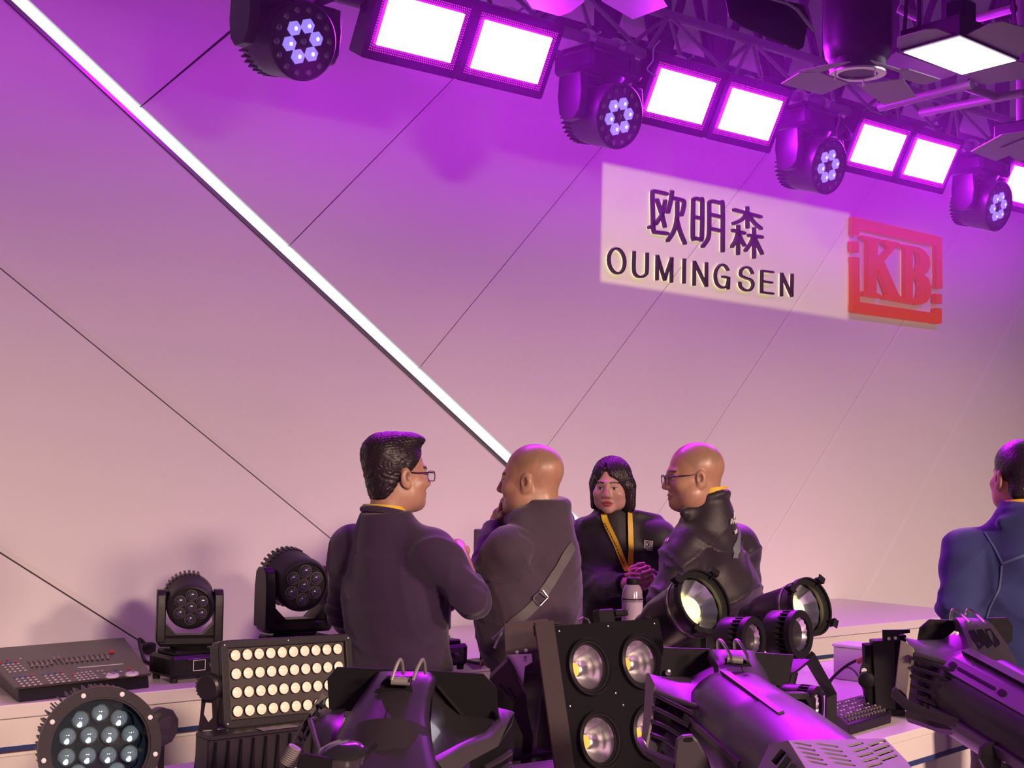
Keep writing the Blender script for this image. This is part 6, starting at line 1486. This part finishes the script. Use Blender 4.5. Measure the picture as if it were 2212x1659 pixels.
# ===== man with glasses seen from behind
f_ = hdir(.42, .90); sd = V((f_.y, -f_.x, 0))
J = dict(shL=at(760, 1183, 4.72), shR=at(936, 1186, 4.50), elL=at(741, 1320, 4.84), wrL=at(778, 1392, 5.02), elR=at(1020, 1296, 4.44), wrR=at(990, 1186, 4.74))
J['hipL'], J['hipR'] = hips(862, 1440, 4.62, sd); legs_for(J, f_)
hc = at(860, 1022, 4.62)
r1, g1, b1, Hb, X = person('person', 'man seen from behind in a dark purple sweater with glasses and yellow lanyard', J, cdir(.86, -.02, .50), hc, 1.0, .15, top=('sweater', M_sweater), sleeve=(1.0, .24), hands=(('R', cdir(-.9, .25, .4), cdir(0, .3, -1), .5, .9), ('L', hdir(.3, .9), V((0, 0, 1)), .4, .95)), wr_amp=.0035, bulk=1.04, base=(.52, .28, .18))
def h1(q):
    x = q.copy(); x[..., 0] = np.abs(q[..., 0]); Y, Z = q[..., 1], q[..., 2]
    d = ellip(q, (0, -.020, .036), (.080, .103, .090)); d = smin(d, ellip(q, (0, .030, .106), (.056, .062, .024)), .03); d = smin(d, ellip(q, (0, -.06, .075), (.062, .062, .052)), .03); d = smin(d, ellip(q, (0, -.055, -.045), (.060, .046, .060)), .04)
    d = d+strands(q, .0016)
    cut = -.010+np.where(Y > -.0, np.clip(Y, 0, 1)*1.05, np.clip(-Y, 0, .09)*-1.1)-Z      # hairline: up at the forehead, down to the nape
    cut = np.where(Y > .045, .040+(Y-.045)*1.0-Z, cut)
    return smax(d, cut, .006)
hair_obj(r1, hc, Hb, 1.0, h1); glasses(r1, hc, Hb, 1.0)
lanyard_ring(r1, X['neck'], X['side'], X['fr'], X['up'], .052, .03, .068)
m = MB(); pts = [X['neck']+X['side']*.070*math.cos(a)+X['fr']*.070*math.sin(a)+X['up']*(.026-.022*math.sin(a)) for a in [2*PI*k/24 for k in range(24)]]; m.tube(pts, .010, 8, closed=True); part('collar_rib', m, M_sweater, r1)

# ===== bald man in the hoodie, hand at his mouth
f_ = hdir(-.90, .42); sd = V((f_.y, -f_.x, 0)); ctr_ = at(1148, 1182, 4.90)
J = dict(shL=ctr_-sd*.185, shR=ctr_+sd*.185, elL=at(1040, 1262, 4.82), wrL=at(1074, 1128, 5.00), elR=at(1150, 1300, 5.2), wrR=at(1140, 1400, 5.2))
J['hipL'], J['hipR'] = hips(1146, 1400, 4.92, sd); legs_for(J, f_)
hc = at(1145, 1034, 4.90)
hood_c = at(1193, 1128, 4.88); nk = None
def hoodie(P, d):
    B_ = np.eye(3, dtype=np.float32)
    d = smin(d, rcone(P, at(1128, 1122, 4.80), at(1195, 1100, 4.86), .036, .044), .03)
    d = smin(d, rcone(P, at(1198, 1100, 4.86), at(1216, 1125, 4.98), .040, .042), .03)
    d = smin(d, rcone(P, at(1195, 1130, 4.84), at(1202, 1165, 4.84), .044, .034), .03)
    d = smin(d, rcone(P, at(1120, 1125, 4.80), at(1105, 1118, 5.0), .034, .034), .03)
    groove = rcone(P, at(1130, 1150, 4.70), at(1205, 1190, 4.76), .006, .006); return smax(d, -groove, .02)
r2, g2, b2, Hb, X = person('person', 'bald man in a grey hoodie with a shoulder strap, hand raised to his mouth', J, cdir(-.95, -.03, .28), hc, 1.02, .9, shaved=True, top=('hoodie', M_hoodie), hands=(('L', (at(1088, 1080, 4.98)-at(1074, 1128, 5.0)), cdir(-.9, 0, .1), .55, .95), ('R', hdir(-1, 0), V((0, 0, 1)), .4, 1.)), sleeve=(.92, 1.0), wr_amp=.0055, loose=.014, extra=hoodie, bulk=1.08, base=(.50, .27, .16), collar=.06, ring=(.016, .040, .074))
bv = bvh_of([g2])
m = MB(); surf_strap(m, bv, [(1236, 1178), (1214, 1215), (1190, 1255), (1170, 1285)], .034, .003, .005); surf_strap(m, bv, [(1160, 1300), (1135, 1325), (1105, 1350)], .034, .003, .005); part('shoulder_strap', m, mat('grey_webbing', (.11, .095, .10), .6), r2, label='grey webbing strap across his back')
h = on_surf(bv, 1166, 1291, .008)
if h:
    m = MB(); fr_ = frame(h[0], h[1], cdir(.6, -.75, 0)); 
    m.tube([fr_ @ V((x, y, 0)) for x, y in rrect(.036, .042, .004, 2)], .0028, 6, closed=True); part('strap_buckle', m, M_steel, r2, label='steel buckle')

# ===== woman in black jacket
f_ = hdir(-.12, -.99); sd = V((f_.y, -f_.x, 0)); ctr_ = at(1342, 1160, 5.88)
J = dict(shL=ctr_-sd*.150, shR=ctr_+sd*.150, elR=at(1270, 1268, 5.86), wrR=at(1352, 1262, 5.62), elL=at(1428, 1272, 5.90), wrL=at(1412, 1258, 5.64))
J['hipL'], J['hipR'] = hips(1340, 1370, 5.88, sd); legs_for(J, f_)
hc = at(1320, 1048, 5.84)
def wj(P, d):
    # stand-up collar wings and the open front showing the tee
    d = smin(d, rcone(P, at(1378, 1112, 5.86), at(1420, 1122, 5.88), .020, .022), .02); d = smin(d, rcone(P, at(1292, 1118, 5.82), at(1266, 1130, 5.84), .018, .022), .02)
    op = rcone(P, at(1332, 1120, 5.70), at(1352, 1235, 5.66), .045, .012); return smax(d, -op, .008)
r3, g3, b3, Hb, X = person('person', 'woman facing us with a black bob, black jacket and long yellow lanyard', J, cdir(-.26, -.02, -.97), hc, .93, 0., fem=True, top=('jacket', M_jacket), hands=(('R', at(1388, 1245, 5.60)-at(1352, 1262, 5.62), cdir(0, .3, -1), .85, .90), ('L', at(1376, 1256, 5.58)-at(1412, 1258, 5.64), cdir(0, .2, -1), .8, .88)), wr_amp=.005, loose=.014, extra=wj, base=(.72, .42, .32), lips=(.50, .05, .06), collar=.01)
def h3(q):
    x = q.copy(); x[..., 0] = np.abs(q[..., 0]); X_, Y, Z = q[..., 0], q[..., 1], q[..., 2]
    d = ellip(q, (0, -.020, .034), (.088, .110, .094)); d = smin(d, rcone(x, (.066, -.018, -.0), (.068, -.010, -.105), .034, .024), .03); d = smin(d, ellip(q, (0, -.06, -.04), (.078, .055, .085)), .03)
    d = smin(d, rcone(q, (-.070, .0, -.01), (-.080, .0, -.085), .034, .026), .03); A = np.arctan2(q[..., 0], q[..., 1]+.02); d = d+.0012*np.sin(75*A+2*np.sin(18*Z))+.0010*np.sin(140*A+3*np.sin(25*Z)); d = smax(d, -.118+.010*np.sin(40*A)+.02*X_/.08-Z, .006)
    face_ = smin(ellip(q, (-.002, .095, -.045), (.066, .088, .090)), rcone(q, (.016, .092, .015), (.010, .086, .062), .030, .016), .015); d = smax(d, -face_, .010)
    return smax(d, -rcone(q, (.012, .095, .070), (.010, -.01, .132), .005, .003), .004)
hair_obj(r3, hc, Hb, .93, h3, .0026)
tee = MB(); 
# tee filling the jacket opening
def tee_fn(P):
    d = ellip(P, X['shm']-X['up']*.14, (.150, .100, .19), np.array([[X['side'].x, X['fr'].x, X['up'].x], [X['side'].y, X['fr'].y, X['up'].y], [X['side'].z, X['fr'].z, X['up'].z]], dtype=np.float32)); return np.maximum(d, (P-A3(X['neck']))@A3(X['up'])-.0)
bl, bh = bounds([X['shm']-X['up']*.15], .24); field_obj('tee_shirt', [(lambda P: smin(tee_fn(P), rcone(P, X['neck']-X['up']*.03, X['neck']+X['up']*.012, .066, .058), .02), bl, bh, .007)], M_tee, r3)
bv = bvh_of([g3]+[o for o in r3.children if o.name.startswith('tee')])
m = MB(); surf_strap(m, bv, [(1303, 1112), (1318, 1146), (1338, 1190), (1358, 1240)], .024, .002, .010); surf_strap(m, bv, [(1357, 1110), (1360, 1150), (1361, 1190), (1361, 1240)], .022, .002, .012); part('lanyard', m, M_yellow, r3, smooth=50, label='long yellow lanyard with small dark print')
m = MB()
for k in range(16):
    x, y = 1309+2.7*k*.95, 1132+5.6*k
    h = on_surf(bv, x, y, .0135)
    if h: m.box(.008, .0035, .0008, frame(h[0], h[1], cdir(.45, -.9, 0)))
part('lanyard_print', m, M_dark, r3, smooth=0, stuff=True)
def badge(root, bv, px, py, txt_fn, col, nm, w_=.03, hh=.03, lab=None):
    h = on_surf(bv, px, py, .004)
    if not h: return
    Fm = frame(h[0], h[1], cdir(1, -.05, 0)); m = MB(); txt_fn(m, Fm); part(nm, m, col, root, smooth=0, label=lab)
def kb_logo(m, Fm):
    u = .0042
    for a, b, c_, d_ in ((-3.6, 3.5, 8.6, .9), (-3.6, -3.4, 8.6, .9), ): m.box(c_*u, d_*u, .001, Fm, (0, b*u, 0))
    for x in (-3.9, 3.9): m.box(.8*u, 6.6*u, .001, Fm, (x*u, 0, 0))
    m.box(.9*u, 4.8*u, .001, Fm, (-2.4*u, 0, 0)); m.prism([(-1.8*u, 0), (-.2*u, 2.4*u), (.7*u, 2.4*u), (-.8*u, .2*u), (.8*u, -2.4*u), (-.2*u, -2.4*u)], 0, .001, Fm)
    m.box(.9*u, 4.8*u, .001, Fm, (1.4*u, 0, 0)); m.box(1.4*u, .8*u, .001, Fm, (2.2*u, 2.0*u, 0)); m.box(1.4*u, .8*u, .001, Fm, (2.2*u, 0, 0)); m.box(1.4*u, .8*u, .001, Fm, (2.2*u, -2.0*u, 0)); m.box(.7*u, 4*u, .001, Fm, (2.9*u, 0, 0))
    m.box(9*u, 1.0*u, .001, Fm, (.2*u, -5.2*u, 0))
badge(r3, bv, 1401, 1176, kb_logo, M_white, 'chest_logo', lab='small white KB logo in a frame')

# ===== bald man with glasses in the black jacket
f_ = hdir(-.80, .60); sd = V((f_.y, -f_.x, 0)); ctr_ = at(1540, 1182, 5.30)
J = dict(shL=ctr_-sd*.185, shR=ctr_+sd*.185, elL=at(1440, 1300, 5.06), wrL=at(1402, 1400, 5.12), elR=at(1612, 1300, 5.52), wrR=at(1560, 1380, 5.6))
J['hipL'], J['hipR'] = hips(1530, 1420, 5.30, sd); legs_for(J, f_)
hc = at(1497, 1026, 5.24)
def cj(P, d):
    d = smin(d, rcone(P, at(1478, 1108, 5.16), at(1550, 1088, 5.26), .018, .026), .03); return d
r4, g4, b4, Hb, X = person('person', 'bald man in profile with glasses, black jacket and a yellow lanyard collar', J, cdir(-.97, -.06, -.12), hc, 1.02, 1.0, shaved=True, top=('jacket', M_jacket2), hands=(('L', hdir(-.6, .3)-V((0, 0, .6)), hdir(-.2, -1), .5, 1.), ('R', hdir(-1, 0), V((0, 0, 1)), .5, 1.)), wr_amp=.0085, loose=.018, extra=cj, bulk=1.10, base=(.50, .27, .16), collar=.075, ring=(.011, .060, .066))
glasses(r4, hc, Hb, 1.02)
bv = bvh_of([g4])
lanyard_ring(r4, X['neck'], X['side'], X['fr'], X['up'], .104, .03, .064, .064, .020)
m = MB(); surf_strap(m, bv, [(1596, 1150), (1592, 1175), (1586, 1205)], .030, .003, .005); part('back_strap', m, mat('pale_grey_strap', (.16, .17, .19), .5), r4, label='pale grey strap on his back')
def script_logo(m, Fm):
    for pts in (((-.022, -.012), (-.014, .008), (-.006, -.006), (.004, .010), (.012, -.002)), ((.0, .012), (.004, .026), (.002, .036)), ((.006, -.030), (.012, -.040), (.020, -.034), (.018, -.022)), ((.012, -.002), (.016, .012))):
        m.tube([Fm @ V((x, y, .002)) for x, y in pts], .0032, 6)
badge(r4, bv, 1582, 1128, script_logo, M_white, 'back_logo', lab='small white script mark on the shoulder')
badge(r4, bv, 1442, 1168, lambda m, Fm: m.prism([(-.012, .012), (.0, .016), (.014, -.010), (.002, -.016)], 0, .002, Fm), mat('pink_tag', (.6, .35, .65), .5), 'chest_tag', lab='small pink tag')

# ===== man in denim jacket at the right edge
f_ = hdir(.10, .99); sd = V((f_.y, -f_.x, 0)); ctr_ = at(2205, 1195, 4.92)
J = dict(shL=ctr_-sd*.185, shR=ctr_+sd*.185, elL=at(2066, 1312, 4.86), wrL=at(2085, 1300, 5.12), elR=at(2350, 1310, 4.9), wrR=at(2330, 1290, 5.1))
J['hipL'], J['hipR'] = hips(2205, 1440, 4.92, sd); legs_for(J, f_)
hc = at(2199, 1028, 4.94)
def dj(P, d):
    d = smin(d, rcone(P, at(2165, 1128, 4.84), at(2225, 1112, 4.80), .018, .018), .02); return d
r5, g5, b5, Hb, X = person('person', 'man in a blue denim jacket seen from behind at the right edge', J, cdir(-.22, -.02, .97), hc, 1.0, .3, top=('denim_jacket', M_denim), hands=(('L', hdir(-.2, .9), V((0, 0, 1)), .7, 1.), ('R', hdir(-.2, .9), V((0, 0, 1)), .7, 1.)), wr_amp=.006, loose=.014, extra=dj, bulk=1.12, collar=.04, ring=(.012, .020, .080))
def h5(q):
    Y, Z = q[..., 1], q[..., 2]; d = ellip(q, (0, -.020, .036), (.082, .105, .090)); d = smin(d, ellip(q, (0, -.058, -.050), (.066, .046, .055)), .02); d = d+strands(q, .0009)
    cut = -.010+np.where(Y > -.0, np.clip(Y, 0, 1)*1.05, np.clip(-Y, 0, .11)*-1.1)-Z; cut = np.where(Y > .045, .040+(Y-.045)*1.0-Z, cut); return smax(d, cut, .006)
hair_obj(r5, hc, Hb, 1.0, h5); lanyard_ring(r5, X['neck'], X['side'], X['fr'], X['up'], .068, .03, .074, .074, .024)
bv = bvh_of([g5])
m = MB(); surf_strap(m, bv, [(2128, 1150), (2150, 1185), (2165, 1215)], .006, .002, .002); surf_strap(m, bv, [(2165, 1218), (2190, 1208), (2225, 1196)], .008, .003, .002); surf_strap(m, bv, [(2165, 1222), (2160, 1270), (2140, 1310), (2132, 1335)], .006, .002, .002); part('seam', m, mat('pale_denim_seam', (.09, .11, .22), .8), r5, label='pale stitched denim seams')
# bag loop he holds
bg = thing('brown_handbag', 'brown bag with a curved handle held by the man in denim', 'bag', at(2058, 1320, 4.98))
m = MB().tube(spline([at(*p) for p in ((2050, 1300, 4.97), (2046, 1262, 5.0), (2050, 1230, 5.0), (2062, 1210, 5.02), (2080, 1204, 5.04), (2100, 1215, 5.06), (2110, 1250, 5.06))], 6), .009, 8); part('handle', m, mat('brown_leather', (.10, .035, .025), .5), bg)
def bagf(P): return ellip(P, at(2075, 1305, 5.02), (.07, .06, .10))
bl, bh = bounds([at(2075, 1305, 5.02)], .13); field_obj('bag_body', [(bagf, bl, bh, .01)], bpy.data.materials['brown_leather'], bg)

# ---- water bottle on a plinth among them
bo = at(1365, 1365, 4.78); ba = V((bo.x, bo.y, 0)); zt = bo.z
t = thing('display_plinth', 'small white plinth hidden behind the blinder, under the bottle', 'plinth', (ba.x, ba.y, 0)); m = MB().box(.16, .16, zt-.04, T(ba.x, ba.y, (zt-.04)/2), ch=.004); part('plinth_body', m, M_counter, t); m = MB().box(.18, .18, .038, T(ba.x, ba.y, zt-.02), ch=.004); part('plinth_top', m, M_counter, t)
t = thing('water_bottle', 'clear drinking bottle with dark cap in front of the woman', 'bottle', (bo.x, bo.y, zt))
m = MB().lathe([(.030, .001), (.034, .008), (.034, .10), (.036, .105), (.036, .112), (.034, .118), (.033, .135), (.026, .152), (.018, .158)], T(bo.x, bo.y, zt), 28); part('bottle_body', m, mat('reflection_tinted_plastic', (.50, .38, .50), .12, trans=.35, var=.05, coat=.5), t)  # purple reflection put into the base colour of the clear bottle
m = MB().ring(.0345, .0365, .108, .112, T(bo.x, bo.y, zt), 28); part('bottle_band', m, M_dark, t)
m = MB().lathe([(.0352, .010), (.0352, .100)], T(bo.x, bo.y, zt), 28); part('bottle_label', m, mat('pale_bottle_label', (.60, .50, .58), .5), t, label='pale printed label')
m = MB().lathe([(.020, .157), (.021, .160), (.021, .176), (.017, .180)], T(bo.x, bo.y, zt), 20); part('bottle_cap', m, M_dark, t)
# ---- air haze in the beams of the rig
m = MB().box(13, 3.4, 3.0, c=(5.0, 4.45, 4.05)); 
hm, N, L = nodemat('stage_haze'); N.remove(N['Principled BSDF']); vs_ = N.new('ShaderNodeVolumeScatter'); vs_.inputs['Density'].default_value = .035; vs_.inputs['Color'].default_value = (.9, .25, 1, 1)  # purple put into the scatter colour, holding back the warm light
L.new(vs_.outputs[0], N['Material Output'].inputs['Volume'])
o = part('stage_haze', m, hm, smooth=0); o['kind'] = 'stuff'; o['label'] = 'thin purple-tinted haze around the truss lights'; o['category'] = 'haze'
